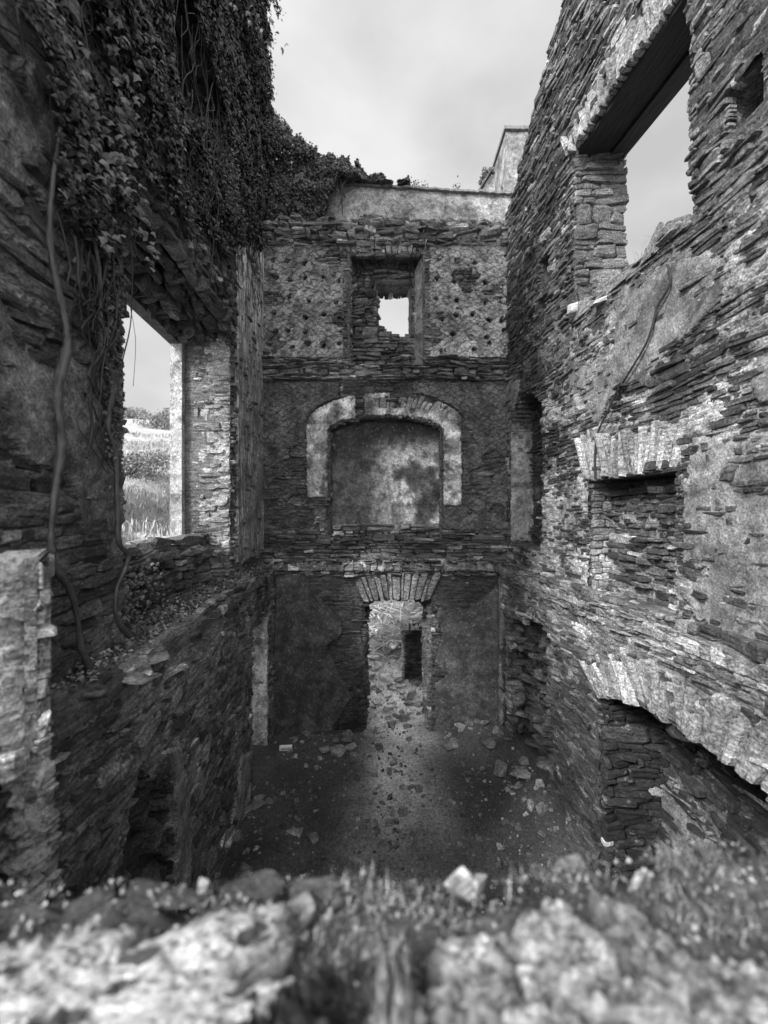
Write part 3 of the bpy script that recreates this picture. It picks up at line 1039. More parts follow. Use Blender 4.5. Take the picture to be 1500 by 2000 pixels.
arc_out = lambda u, v: (v < 1.55 + .62 * np.sqrt(np.clip(1 - ((u - .03) / 1.44) ** 2, 0, 1))) & (u > -1.42) & (u < 1.42) & (v > .1)
mid = lambda u, v: (v > -.35) & (v < 2.38) & ~niche_in(u, v, .03) & ~(arc_out(u, v)) & (np.abs(u) < 2.27)
midx = lambda u, v: np.where(mid(u, v), 1.0 - .8 * ((fbm(u * 1.1 + 3, v * 1.6, 54, 3) > .66) & (v < 1.9)) - .7 * ((u > -.8) & (u < .5) & (v > 2.1)) - .7 * ((u < -1.3) & (v < .8) & (fbm(u * 2, v * 2, 3) > .5)), 0)
mb = MB()
sheet(mb, F_BU, -2.3, 2.3, -.5, 2.5, midx, tone=.12, seed=22, rag=.22, w0=.07, holes=pocks([(2.05, .03, .12), (1.55, -.02, .03)], 1.0))
mb.build('dark_plaster', M_PLH, bw_root)
tag(bw_root.children[-1], 'dark weathered plaster beside the blocked arch')
# light surround of the blind arch
sur = lambda u, v: arc_out(u, v) & ~niche_in(u, v, .03) & ~((u > -.50) & (u < -.38) & (v > 1.5)) & ~((u > -.2) & (v > 1.90 - .25 * np.clip(u - .6, 0, 1)) & (u < 1.15) & (fbm(u * 4, v * 4, 91, 3) > .42)) & (v > -.1 + .35 * (u < 0))
mb = MB()
sheet(mb, F_BU, -1.5, 1.5, -.2, 2.25, sur, tone=.42, seed=23, rag=.32, w0=.075, step=.02, tonef=lambda u, v: np.where((v < 1.0) & (u < 0), .6, 1.0) * (.4 + 1.3 * sst(.3, .65, fbm(u * 3.5, v * 3.5, 92, 5))))
mb.build('arch_surround', M_PANEL, bw_root)
# plaster panel filling the arch
mb = MB()
sheet(mb, fn, -1.0, 1.06, -.42, 1.75, lambda u, v: niche_in(u, v, .02) & (v > -.4), tone=.22, seed=24, rag=.1, w0=.03, step=.02, bulge=.03,
      tonef=lambda u, v: .5 + 3.6 * sst(.42, .60, fbm(u * 1.8, v * 1.5, 71, 5)) * sst(-.5, .6, u) * sst(1.5, .9, v) - .32 * sst(.9, 1.35, v + .25 * fbm(u * 3, v * 3, 93, 3)))
mb.build('niche_panel', M_PANEL, bw_root)
# lower plaster both sides of the door
pl_l = [(538, 1118), (600, 1118), (618, 1160), (668, 1205), (670, 1240), (640, 1260), (652, 1290), (672, 1325), (690, 1360), (655, 1410), (655, 1436), (530, 1440)]
pl_r = [(846, 1178), (870, 1190), (905, 1196), (922, 1178), (962, 1150), (975, 1120), (975, 1430), (848, 1430), (848, 1330), (870, 1320), (848, 1290), (862, 1240)]
mb = MB()
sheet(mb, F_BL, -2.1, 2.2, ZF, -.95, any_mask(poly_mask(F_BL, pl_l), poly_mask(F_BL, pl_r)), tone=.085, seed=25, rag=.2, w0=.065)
mb.build('lower_plaster', M_PANEL, bw_root)

# ------------------------------------------------------------------ left wall
T_L = 0.62
lw_root = empty('ruined_wall', (-2.0, 4.0, ZF), 'dark left wall hung with ivy, with a big window opening onto the hillside', 'wall')
W_L = (2.77, 5.25, -.45, 2.5)
def ltop(u): return 9.6 + .3 * (vnoise(u * 2, 0 * u, 3) - .5)
def depth_l(u, v):
    d = np.zeros(u.shape)
    n = (vnoise(u * 3 + 3, v * 6, 91) - .5) * .10
    d = np.where((u > 2.77 + n) & (u < 5.25) & (v > -1.2) & (v <= -.45), .34, d)
    d = np.where((u > 2.77 + n) & (u < 5.25) & (v > -.45) & (v < 2.5 + .12 * (vnoise(u * 2.4, 0 * v, 7) - .3)), 9, d)
    d = np.where((u > 3.1) & (u < 5.25) & (v > 3.95) & (v < 5.45), 9, d)
    d = np.where(v > ltop(u), 9, d)
    return d
mb = MB()
core(mb, F_LU, 1.25, 7.6, -1.1, 9.8, depth_l, T_L, cell=.07, us=[2.77, 5.25, 3.1], vs=[-.45, 2.5, 3.95, 5.45])
lsolid = lambda u, v: depth_l(u, v) == 0
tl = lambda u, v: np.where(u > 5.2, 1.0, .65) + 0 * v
mortar(mb, F_LU, 1.25, 7.0, -1.05, 9.7, lsolid, tone=.16, seed=163, amp=.045)
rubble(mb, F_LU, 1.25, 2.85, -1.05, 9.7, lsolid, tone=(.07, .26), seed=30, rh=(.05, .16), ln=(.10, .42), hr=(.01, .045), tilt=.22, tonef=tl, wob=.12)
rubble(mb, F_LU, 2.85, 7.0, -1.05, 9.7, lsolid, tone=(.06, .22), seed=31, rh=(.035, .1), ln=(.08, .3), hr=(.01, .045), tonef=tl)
# apron under the window
fa = Frame(F_LU.O - F_LU.N * .34, F_LU.U, F_LU.V, F_LU.N)
rubble(mb, fa, 2.7, 5.3, -1.05, -.43, tone=(.06, .2), seed=32, rh=(.06, .16), hr=(.02, .09))
# far jamb of the window, lit
fj = Frame((XL(5.25), 5.25, 0), (-1, 0, 0))
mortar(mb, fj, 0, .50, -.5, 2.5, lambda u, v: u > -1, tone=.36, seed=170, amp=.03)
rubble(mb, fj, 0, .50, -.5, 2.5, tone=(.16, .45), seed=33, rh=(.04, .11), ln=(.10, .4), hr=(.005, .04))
rubble(mb, fj, 0, .62, 3.95, 5.5, tone=(.1, .2), seed=34, rh=(.06, .14), ln=(.2, .6), hr=(.01, .05))
rubble(mb, fj, 0, .34, -1.05, -.5, tone=(.1, .25), seed=35, hr=(.01, .05))
# near jambs (seen only from a step aside)
fk = Frame((XL(2.77), 2.77, 0), (-1, 0, 0), (0, 0, 1), (0, 1, 0))
rubble(mb, fk, 0, .62, -1.0, 2.5, tone=(.1, .3), seed=36)
# broken soffit of hanging rubble
fsf = Frame((XL(0) - .02, 0, 2.5), (-kx, 1, 0), (-1, 0, -.30), (.28, 0, -.96))
rubble(mb, fsf, 2.7, 5.35, 0, .55, tone=(.04, .14), seed=37, rh=(.06, .16), ln=(.08, .26), hr=(.02, .11), tilt=.4, rough=1.4, back=.2)
fsf = Frame((XL(0) + .02, 0, 2.47), (-kx, 1, 0), (0, 0, 1), (1, 0, 0))
rubble(mb, fsf, 2.7, 5.35, -.02, .35, tone=(.05, .2), seed=38, rh=(.06, .13), ln=(.08, .26), hr=(.02, .07), tilt=.3, rough=1.3)
fsf = Frame((XL(0), 0, 5.45), (-kx, 1, 0), (-1, 0, 0), (0, 0, -1))
rubble(mb, fsf, 3.0, 5.35, 0, .62, tone=(.03, .09), seed=39, rh=(.1, .2), ln=(.2, .5), hr=(.01, .05))
# window sill top (thin outer wall)
fsl = Frame((XL(0) - .30, 0, -.45), (-kx, 1, 0), (-1, 0, .06), (0, 0, 1))
rubble(mb, fsl, 2.75, 5.25, 0, .34, tone=(.25, .5), seed=40, rh=(.1, .2), ln=(.15, .5), hr=(.01, .04), tilt=.1)
mb.build('masonry', M_STONE_D, lw_root)

# lower left wall
def depth_ll(u, v):
    d = np.zeros(u.shape)
    d = np.where((u > 5.32) & (u < 6.45) & (v < -1.63), 9, d)
    n = (fbm(u * 4, v * 4, 14) - .5) * 1.5
    d = np.where(((u - 2.60) / .40) ** 2 + ((v + 2.45) / .65) ** 2 + n < .9, .2, d)
    return d
mb = MB()
core(mb, F_LL, 1.0, 6.9, ZF - .5, ZL - .02, depth_ll, 1.02, cell=.06, us=[5.32, 6.45], vs=[-1.63])
mortar(mb, F_LL, 1.0, 6.75, ZF - .2, ZL, lambda u, v: depth_ll(u, v) == 0, tone=.19, seed=164, amp=.03)
rubble(mb, F_LL, 1.0, 6.75, ZF - .2, ZL, lambda u, v: depth_ll(u, v) == 0, tone=(.03, .30), seed=42, rh=(.03, .09), ln=(.06, .25), hr=(.006, .035), wob=.1, tilt=.16, pale=.02)
fr_ = Frame(F_LL.O - F_LL.N * .22, F_LL.U, F_LL.V, F_LL.N)
rubble(mb, fr_, 2.1, 3.1, -3.3, -1.5, tone=(.05, .16), seed=43, rh=(.08, .2), ln=(.15, .35), hr=(.03, .14), tilt=.5)
xx = -1.42 - kx * 6.45
fj = Frame((xx, 6.45, 0), (-1, 0, 0))
rubble(mb, fj, 0, 1.0, ZF - .1, -1.6, tone=(.3, .5), seed=44, hr=(.005, .02), rh=(.1, .3), ln=(.2, .5))
fj = Frame((-1.42 - kx * 5.32, 5.32, 0), (-1, 0, 0), (0, 0, 1), (0, 1, 0))
rubble(mb, fj, 0, 1.0, ZF - .1, -1.6, tone=(.1, .3), seed=45)
# walk of flat slates on the ledge
flg = Frame((-1.40, 0, ZL), (-kx, 1, 0), (-1, 0, 0), (0, 0, 1))
rubble(mb, flg, 1.0, 6.9, 0, .30, tone=(.08, .24), seed=46, rh=(.08, .16), ln=(.15, .4), hr=(.01, .06), tilt=.15)
rubble(mb, flg, 2.75, 5.3, .28, .62, tone=(.05, .18), seed=47, rh=(.06, .12), ln=(.08, .2), hr=(.0, .05), tilt=.4)
mb.build('lower_masonry', M_STONE_D, lw_root)

mb = MB()
fj = Frame((xx, 6.43, 0), (-1, 0, 0))
sheet(mb, fj, .02, .8, ZF, -1.7, lambda u, v: v < -1.72, tone=.75, seed=48, rag=.3, w0=.03)
mb.build('doorway_plaster', M_PL, lw_root)
mb = MB()
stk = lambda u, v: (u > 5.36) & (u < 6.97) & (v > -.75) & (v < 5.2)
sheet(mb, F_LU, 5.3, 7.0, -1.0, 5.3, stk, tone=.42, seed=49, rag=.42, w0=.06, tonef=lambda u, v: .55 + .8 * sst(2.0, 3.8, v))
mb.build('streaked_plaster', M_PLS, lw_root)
mb = MB()
near = lambda u, v: (fbm(u * 1.6, v * 1.6, 88, 3) > .44) & (u < 2.74) & (v > -.9) & (v < 5)
sheet(mb, F_LU, 1.3, 2.75, -1, 5, near, tone=.17, seed=50, rag=.35, w0=.05, bulge=.05, step=.016)
strip = poly_mask(F_LL, [(328, 1510), (352, 1505), (362, 1560), (362, 1740), (330, 1740)])
strip2 = poly_mask(F_LL, [(462, 1480), (486, 1465), (480, 1530), (458, 1610), (448, 1600)])
strip3 = poly_mask(F_LL, [(300, 1470), (345, 1450), (350, 1500), (325, 1530)])
mb.build('patchy_plaster', M_PL, lw_root)
mb = MB()
sheet(mb, F_LL, 2.2, 5.3, -3.9, -1.2, any_mask(strip, strip2, strip3), tone=.2, seed=51, rag=.15, w0=.06, bulge=.01)
mb.build('plaster_strip', M_PL, lw_root)

# stone frame round the outer edge of the window
wf = MB()
box(wf, (-2.86, 5.13, -.47), (-2.70, 5.25, 2.27), .42, jit=.006, div=.08)
wf.build('window_frame', M_PL, lw_root)
wf = MB()
V0 = [(-2.36, 2.7), (-2.86, 5.28)]
a = (-2.53, 2.75); b = (-2.74, 5.27)
Vs = []
for (x, y) in (a, b):
    for dx in (0, -.14):
        for z in (2.25, 2.62): Vs.append((x + dx, y, z))
wf.add(np.array(Vs), np.array([[0, 1, 5, 4], [2, 6, 7, 3], [0, 4, 6, 2], [1, 3, 7, 5], [0, 2, 3, 1], [4, 5, 7, 6]]), .10)
wf.build('window_head', M_PL, lw_root)

# ------------------------------------------------------------------ right wall
rw_root = empty('ruined_wall', (2.6, 4.0, ZF), 'tall slate right wall with a window gap high up and a blocked fireplace above the ledge', 'wall')
T_R = 0.62
def rtop(u):
    z = np.interp(u, [1.2, 3.0, 4.0, 4.5, 5.1, 5.8, 6.1, 6.6, 7.0], [9.7, 9.5, 8.5, 7.7, 6.85, 6.35, 6.05, 5.65, 5.4])
    return z + .16 * (vnoise(u * 9, 0 * u, 13) - .5)
def rwin(u, v, g=0.0):
    lo = np.interp(u, [3.1, 3.35, 3.5, 3.95, 4.5, 4.85], [2.36, 2.46, 2.50, 2.40, 2.5, 2.66])
    hi = 4.36 + (u - 3.2) * .09
    nj = (vnoise(v * 7, 0 * u, 19) - .5) * .10
    return (u > 3.17 + nj - g) & (u < 4.83 + g) & (v > lo - g) & (v < hi + .07 + g)
def fire(u, v):
    return (u > 3.33) & (u < 4.516) & (v < .36) & (v > -.95)
def tniche(u, v, g=0.0):
    top = 1.88 - .34 * np.clip((u - 6.25) / .6, -2, 1) ** 2
    n = (vnoise(v * 6, u * 3, 23) - .5) * .12
    return (u > 5.66 + n - g) & (u < 6.83) & (v < top + n) & (v > -.58)
HOLES = [(5.45, 5.75, 3.25, 3.75), (5.55, 5.75, 2.95, 3.15), (5.95, 6.12, 2.95, 3.1), (6.1, 6.2, 2.5, 2.62), (3.15, 3.3, 5.4, 5.9), (2.6, 2.85, 2.75, 3.1), (3.9, 4.1, 6.0, 6.4)]
def depth_r(u, v):
    d = np.zeros(u.shape)
    d = np.where(rwin(u, v), 9, d)
    d = np.where(fire(u, v), .24, d)
    d = np.where(fire(u, v) & (v > .12 + .08 * (vnoise(u * 8, 0 * v, 3) - .5)), .5, d)
    d = np.where(tniche(u, v), .40, d)
    for (a, b, c, e) in HOLES: d = np.where((u > a) & (u < b) & (v > c) & (v < e), .28, d)
    d = np.where(v > rtop(u), 9, d)
    return d
mb = MB()
core(mb, F_RU, 1.25, 7.6, -1.1, 9.9, depth_r, T_R, cell=.06, us=[3.33, 4.516, 4.83, 6.83, 3.17], vs=[.36, 4.42])
rsolid = lambda u, v: depth_r(u, v) == 0
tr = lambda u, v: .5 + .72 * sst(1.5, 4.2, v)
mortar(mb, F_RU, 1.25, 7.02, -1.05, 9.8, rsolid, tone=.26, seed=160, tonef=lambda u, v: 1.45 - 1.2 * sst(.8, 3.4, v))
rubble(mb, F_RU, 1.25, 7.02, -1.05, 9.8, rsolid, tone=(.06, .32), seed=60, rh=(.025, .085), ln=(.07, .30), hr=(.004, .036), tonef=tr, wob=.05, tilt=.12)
# blocked fireplace
ff = Frame(F_RU.O - F_RU.N * .24, F_RU.U, F_RU.V, F_RU.N)
mortar(mb, ff, 3.34, 4.51, -1.0, .14, lambda u, v: u > 0, tone=.3, seed=166)
rubble(mb, ff, 3.34, 4.51, -1.0, .16, tone=(.03, .24), seed=61, rh=(.04, .12), ln=(.08, .3), hr=(.01, .07), pale=.1)
fj = Frame((XR(4.516), 4.516, 0), (1, 0, 0))
rubble(mb, fj, 0, .24, -1.0, .36, tone=(.2, .5), seed=62, hr=(.005, .02), rh=(.06, .14), ln=(.1, .25))
# far jamb of the upper window: squared quoins
fj = Frame((XR(4.83), 4.83, 0), (1, 0, 0))
rubble(mb, fj, -.02, .64, 2.55, 4.5, tone=(.10, .22), seed=63, rh=(.07, .17), ln=(.16, .6), hr=(.01, .035), tilt=.08, wob=.01)
fjj = Frame((XR(3.17), 3.17, 0), (1, 0, 0), (0, 0, 1), (0, 1, 0))
rubble(mb, fjj, 0, .62, 2.4, 4.4, tone=(.1, .25), seed=64)
# sill top of the upper window: loose rubble
fst = Frame((XR(0), 0, 2.42), (-kx, 1, 0), (1, 0, 0), (0, 0, 1))
rubble(mb, fst, 3.17, 4.83, 0, .62, tone=(.1, .3), seed=65, hr=(.01, .1), tilt=.4)
# tall niche
fj = Frame((XR(6.83), 6.83, 0), (1, 0, 0))
rubble(mb, fj, 0, .4, -.6, 1.6, tone=(.15, .3), seed=66, hr=(.003, .015))
fnn = Frame(F_RU.O - F_RU.N * .40, F_RU.U, F_RU.V, F_RU.N)
rubble(mb, fnn, 5.6, 6.83, -.6, 1.7, tone=(.04, .12), seed=67)
# ragged top
mb.build('masonry', M_STONE_R, rw_root)

mb = MB()
sheet(mb, fj, .0, .40, -.56, 1.40, lambda u, v: (np.abs(v - .47) > .035) & (v > -.52), tone=.34, seed=68, rag=.1, w0=.03)
mb.build('niche_plaster', M_PL, rw_root)

# stones over the window and fireplace set on edge
mb = MB()
fan(mb, F_RU, [(3.05, 4.40), (4.95, 4.56)], [(2.95, 4.72), (5.05, 4.90)], 26, tone=(.28, .5), seed=7, h=(.03, .09), jag=.3)
mb.build('window_arch', M_STONE_R, rw_root)
mb = MB()
fan(mb, F_RU, [(3.30, .37), (4.6, .39)], [(3.20, .72), (4.75, .92)], 22, tone=(.26, .46), seed=8, h=(.04, .08), jag=.2)
mb.build('fireplace_lintel', M_STONE_R, rw_root)
for k, (dx, w, z) in enumerate(((.02, .17, 4.44), (.21, .20, 4.47), (.43, .20, 4.44))):
    mb = MB()
    y0, y1 = 3.0, 5.0
    x0, x1 = XR(y0) + dx, XR(y1) + dx
    Vs = []
    for (x, y, zz) in ((x0, y0, z - .08), (x1, y1, z + .05)):
        for ddx in (0, w):
            for dz in (0, .13): Vs.append((x + ddx, y, zz + dz))
    mb.add(np.array(Vs), np.array([[0, 1, 5, 4], [2, 6, 7, 3], [0, 4, 6, 2], [1, 3, 7, 5], [0, 2, 3, 1], [4, 5, 7, 6]]), .05)
    mb.build('timber_lintel', M_WOOD, rw_root)

# plaster patches (outlines measured off the photograph, standing on the wall)
def C2(pts): return [(960 + x / 2.778, 440 + y / 2.778) for x, y in pts]
PA = C2([(690, 490), (720, 330), (950, 200), (1180, 150), (1340, 190), (1270, 400), (1180, 520), (1050, 640), (920, 760), (920, 850), (850, 880), (790, 850), (720, 900), (650, 960), (600, 1060), (560, 1120), (560, 1380), (520, 1200), (520, 900), (430, 880), (420, 720), (520, 750), (670, 720)])
PB = C2([(1100, 1130), (1300, 1150), (1560, 1070), (1560, 2250), (1400, 2150), (1250, 2060), (1190, 1950), (1180, 1750), (1290, 1640), (1240, 1480), (1070, 1350), (1080, 1250)])
PC = C2([(570, 1100), (640, 1030), (720, 1010), (780, 1060), (780, 1300), (720, 1240), (690, 1330), (650, 1250), (610, 1330), (570, 1340)])
PD = C2([(1420, 880), (1440, 700), (1560, 600), (1560, 1000), (1440, 960)])
PE = C2([(85, 850), (165, 830), (160, 900), (130, 990), (90, 1080), (85, 1750), (80, 1750)])
mb = MB()
sheet(mb, F_RU, 2.2, 7.0, -1.0, 3.2, any_mask(*[poly_mask(F_RU, p) for p in (PA, PD, PE)]), tone=.2, seed=70, rag=.3, w0=.042, bulge=.022, step=.02)
mb.build('upper_plaster', M_PL, rw_root)
mb = MB()
fblob = lambda u, v: (fbm(u * 2.4, v * 2.6, 82, 4) > .55) & (v < .6) & (v > -1) & ~((u > 3.25) & (u < 4.6)) & (u < 5.3)
sheet(mb, F_RU, 1.3, 5.6, -1.0, .9, any_mask(*[poly_mask(F_RU, p) for p in (PB, PC)], fblob), tone=.24, seed=71, rag=.36, w0=.032, bulge=.022, step=.02)
mb.build('pale_plaster', M_PL, rw_root)

# lower right wall
def archr(u, v):
    c = 2.9; hw = 1.08
    top = -2.0 + .30 * np.sqrt(np.clip(1 - ((u - c) / hw) ** 2, 0, 1))
    return (u > c - hw) & (u < c + hw) & (v < top)
def doorr(u, v):
    n = (fbm(u * 2.6, v * 2.6, 29, 4) - .5) * .45
    return (u > 5.0 + n) & (u < 6.5 + n * .4) & (v < -1.58 + n * .7 - .25 * ((u - 5.5) / .9) ** 2)
def depth_rl(u, v):
    d = np.zeros(u.shape)
    d = np.where(archr(u, v), .62, d)
    d = np.where(doorr(u, v), .5, d)
    return d
mb = MB()
core(mb, F_RL, 1.0, 6.9, ZF - .5, ZL - .02, depth_rl, .95, cell=.05)
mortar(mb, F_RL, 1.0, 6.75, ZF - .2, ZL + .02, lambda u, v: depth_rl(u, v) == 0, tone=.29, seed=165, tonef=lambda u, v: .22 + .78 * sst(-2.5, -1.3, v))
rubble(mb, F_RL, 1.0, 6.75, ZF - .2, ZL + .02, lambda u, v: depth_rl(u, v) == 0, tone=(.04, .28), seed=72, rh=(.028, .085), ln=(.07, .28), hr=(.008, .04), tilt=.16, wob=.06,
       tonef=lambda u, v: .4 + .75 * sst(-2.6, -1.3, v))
fa = Frame(F_RL.O - F_RL.N * .62, F_RL.U, F_RL.V, F_RL.N)
rubble(mb, fa, 1.7, 4.0, ZF - .2, -1.6, tone=(.02, .06), seed=73, rh=(.06, .14), ln=(.15, .45), hr=(.01, .04), gap=.02)
fd = Frame(F_RL.O - F_RL.N * .45, F_RL.U, F_RL.V, F_RL.N)
rubble(mb, fd, 4.8, 6.8, ZF - .2, -1.3, tone=(.05, .2), seed=74, rh=(.06, .18), ln=(.15, .4), hr=(.02, .2), tilt=.5)
yj = 3.98
fj = Frame((2.59 - kx * yj, yj, 0), (1, 0, 0))
rubble(mb, fj, -.01, .62, ZF - .2, -1.72, tone=(.02, .07), seed=75, rh=(.06, .13), ln=(.14, .4), hr=(.01, .05))
yj = 6.5
fj = Frame((2.59 - kx * yj, yj, 0), (1, 0, 0))
rubble(mb, fj, -.01, .5, ZF - .2, -1.6, tone=(.08, .25), seed=76, rh=(.08, .2), ln=(.14, .3), hr=(.02, .12), tilt=.5)
# underside of the arch
fsf = Frame((2.59, 0, -1.72), (-kx, 1, 0), (1, 0, 0), (0, 0, -1))
rubble(mb, fsf, 2.0, 3.9, .05, .62, tone=(.04, .1), seed=77)
# ledge
flr = Frame((2.58, 0, ZL), (-kx, 1, 0), (1, 0, .12), (-.12, 0, 1))
rubble(mb, flr, 1.0, 6.9, 0, .26, tone=(.2, .5), seed=78, rh=(.04, .1), ln=(.06, .22), hr=(.005, .04), tilt=.2, pale=.2)
flr = Frame((2.585, 0, ZL - .04), (-kx, 1, 0), (0, 0, 1), (-1, 0, 0))
rubble(mb, flr, 1.0, 6.7, -.06, .06, tone=(.12, .4), seed=79, rh=(.025, .05), ln=(.06, .25), hr=(.02, .06), tilt=.2)
mb.build('lower_masonry', M_STONE_R, rw_root)
mb = MB()
ta = np.linspace(.04, .93, 24)
lo = [(2.9 - 1.08 * math.cos(math.pi * a), -2.0 + .30 * math.sin(math.pi * a)) for a in ta]
hi = [(2.9 - 1.42 * math.cos(math.pi * a), -1.80 + .52 * math.sin(math.pi * a)) for a in ta]
fan(mb, F_RL, lo, hi, 34, tone=(.24, .46), seed=9, h=(.03, .08), jag=.2)
mb.build('recess_arch', M_STONE_R, rw_root)
mb = MB()
sheet(mb, F_RL, 6.0, 6.75, -3.9, -1.0, lambda u, v: (u > 6.52 + .12 * vnoise(v * 2, 0 * u, 5)), tone=.2, seed=80, rag=.2, w0=.06)
plp = poly_mask(fa, [(1295, 1540), (1330, 1570), (1400, 1640), (1440, 1720), (1290, 1720)])
sheet(mb, fa, 2.0, 4.0, -3.9, -2, plp, tone=.2, seed=81, rag=.1, w0=.04)
mb.build('plaster_edge', M_PL, rw_root)

# ------------------------------------------------------------------ parapet, chimney and roof stub behind
pr = empty('rendered_parapet', (1.0, 7.5, 5.3), 'smooth cement rendered parapet wall on top of the end wall', 'wall')
mb = MB()
def para(mb, x0, x1, y0, y1, zb, zt0, zt1, tone, jit=.01, n=40):
    xs = np.linspace(x0, x1, n)
    ring = []
    for x in xs:
        zt = zt0 + (zt1 - zt0) * (x - x0) / (x1 - x0)
        ring.append([(x, y0, zb), (x, y0, zt), (x, y1, zt), (x, y1, zb)])
    V = np.array(ring).reshape(-1, 3); V = V + R.normal(0, jit * .3, V.shape)
    F = []
    for i in range(n - 1):
        for j in range(4):
            k = (j + 1) % 4
            F.append([i * 4 + j, (i + 1) * 4 + j, (i + 1) * 4 + k, i * 4 + k])
    F.append([0, 1, 2, 3]); F.append([(n - 1) * 4 + j for j in (3, 2, 1, 0)])
    mb.add(V, np.array(F), tone)
para(mb, -1.7, 2.62, 7.5, 7.74, 5.25, 6.42, 6.16, .34)
mb.build('render_face', M_PL, pr)
mb = MB(); para(mb, -1.75, 2.64, 7.44, 7.80, 6.30, 6.45, 6.20, .3)
# coping follows the slope
mb = MB()
xs = np.linspace(-1.75, 2.62, 60)
V = []
for x in xs:
    zt = 6.42 + (6.16 - 6.42) * (x + 1.7) / 4.32 + random.uniform(-.012, .012)
    yy = random.uniform(-.015, .015)
    V += [(x, 7.44 + yy, zt), (x, 7.45 + yy, zt + .045), (x, 7.79, zt + .06), (x, 7.80, zt)]
F = []
for i in range(59):
    for j in range(4):
        k = (j + 1) % 4; F.append([i * 4 + j, (i + 1) * 4 + j, (i + 1) * 4 + k, i * 4 + k])
F.append([0, 1, 2, 3]); F.append([59 * 4 + j for j in (3, 2, 1, 0)])
mb.add(np.array(V), np.array(F), .14)
mb.build('coping', M_MORTAR, pr)

ch = empty('chimney', (2.95, 8.6, 4.0), 'square cement rendered chimney block rising beside the top of the slate wall', 'chimney')
mb = MB()
box(mb, (2.60, 8.2, 4.0), (3.4, 9.0, 8.12), .26, jit=.008, div=.15)
mb.build('chimney_stack', M_PL, ch)
mb = MB(); box(mb, (2.56, 8.15, 8.14), (3.46, 9.06, 8.21), .15, jit=.008, div=.15)
mb.build('chimney_cap', M_MORTAR, ch)
rsb = empty('roof_stub', (2.7, 10.0, 6.0), 'small broken slated roof end with weeds behind the chimney', 'roof')
mb = MB()
Vs = np.array([(2.5, 10, 6), (2.95, 10, 6), (2.95, 10, 8.8), (2.76, 10, 8.75), (2.5, 10, 8.3), (2.5, 10.5, 6), (2.95, 10.5, 6), (2.95, 10.5, 8.8), (2.76, 10.5, 8.75), (2.5, 10.5, 8.3)])
mb.add(Vs, np.array([[0, 1, 2, 3], [0, 3, 4, -1], [4, 3, 8, 9], [3, 2, 7, 8], [0, 4, 9, 5], [5, 9, 8, -1], [5, 8, 7, 6], [1, 6, 7, 2]]), .25)
mb.build('gable', M_PL, rsb)
mb = MB()
for (z0, x0) in ((8.32, 2.44), ):
    Vs = np.array([(2.42, 9.9, 8.24), (2.80, 9.9, 8.86), (2.80, 10.6, 8.86), (2.42, 10.6, 8.24), (2.42, 9.9, 8.30), (2.80, 9.9, 8.92), (2.80, 10.6, 8.92), (2.42, 10.6, 8.30)])
    mb.add(Vs, np.array([[0, 3, 2, 1], [4, 5, 6, 7], [0, 1, 5, 4], [1, 2, 6, 5], [2, 3, 7, 6], [3, 0, 4, 7]]), .1)
mb.build('slates', M_STONE_D, rsb)
mb = MB()
rs = np.random.RandomState(3)
P = np.stack([rs.uniform(2.55, 2.95, 500), rs.uniform(9.9, 10.4, 500), 8.82 + rs.uniform(-.03, .12, 500)], 1)
leaves(mb, P, np.tile([0, -1, .5], (500, 1)), rs.uniform(.03, .06, 500), rs.uniform(.04, .1, 500))
tag(mb.build('weeds', M_LEAF, None), 'little tuft of weeds on the roof end behind the chimney', 'plant')

# ------------------------------------------------------------------ near pier stub at left
st = empty('wall_pier', (-1.6, 1.6, ZF), 'pale lichened stump of rough masonry standing at the left edge', 'wall stump')
YS = 1.6
fst_ = Frame((0, YS, 0), (1, 0, 0))
def stub_in(u, v):
    e = -1.43 + .05 * (vnoise(0 * u, v * 3, 41) - .5) + .07 * sst(-.9, -1.5, v)
    return u < e
core(mb, fst_, -2.2, -1.44, ZF, -.24, lambda u, v: np.where(stub_in(u, v), 0., 9.), .06, cell=.04)
rubble(mb, fst_, -2.2, -1.2, -3.2, -.4, stub_in, tone=(.15, .42), seed=90, rh=(.02, .07), ln=(.05, .2), hr=(.0, .015), tilt=.25, pale=.15, wob=.02)
ftp = Frame((0, YS + .02, -.27), (1, 0, 0), (-.6, .8, 0), (0, 0, 1))
rubble(mb, ftp, -2.2, -1.43, 0, .3, tone=(.3, .5), seed=91, rh=(.08, .2), ln=(.1, .3), hr=(.01, .04))
fsd = Frame((-1.43, YS, 0), (-.66, .75, 0), (0, 0, 1), (.75, .66, 0))
core(mb, fsd, 0, .4, -3.9, -.24, lambda u, v: 0. * u, .05)
rubble(mb, fsd, 0, .42, -3.9, -.24, tone=(.15, .4), seed=92, hr=(.0, .02))
mb.build('masonry', M_LICH, st)
mb = MB()
U = np.arange(-2.25, -1.34, .008); Vv = np.arange(-3.4, -.14, .008)
uu, vv = np.meshgrid(U, Vv, indexing='ij')
edge = -1.455 + .045 * (fbm(vv * 2.3, 0 * uu, 41, 4) - .5) * 2 + .07 * sst(-.95, -1.4, vv)
topz = -.165 + .05 * (fbm(uu * 3, 0 * vv, 43, 4) - .5) * 2
du = (edge - uu); dv = (topz - vv)
rr_ = uu * .8 + vv * .9
w = .10 + .10 * (fbm(rr_ * 2.2, (uu - vv) * .8, 44, 5) - .5) * 2 + .05 * (fbm(rr_ * 9, (uu - vv) * 2.5, 45, 4) - .5) * 2 + .02 * (fbm(uu * 40, vv * 40, 46, 2) - .5) * 2
crk = np.abs(fbm(rr_ * 2.6, (uu - vv) * .7, 47, 3) - .5)
w = w - .08 * np.exp(-(crk / .012) ** 2)
w = w - .10 * np.exp(-np.clip(du, 0, 1) / .03) - .08 * np.exp(-np.clip(dv, 0, 1) / .03)
k = (du > 0) & (dv > 0)
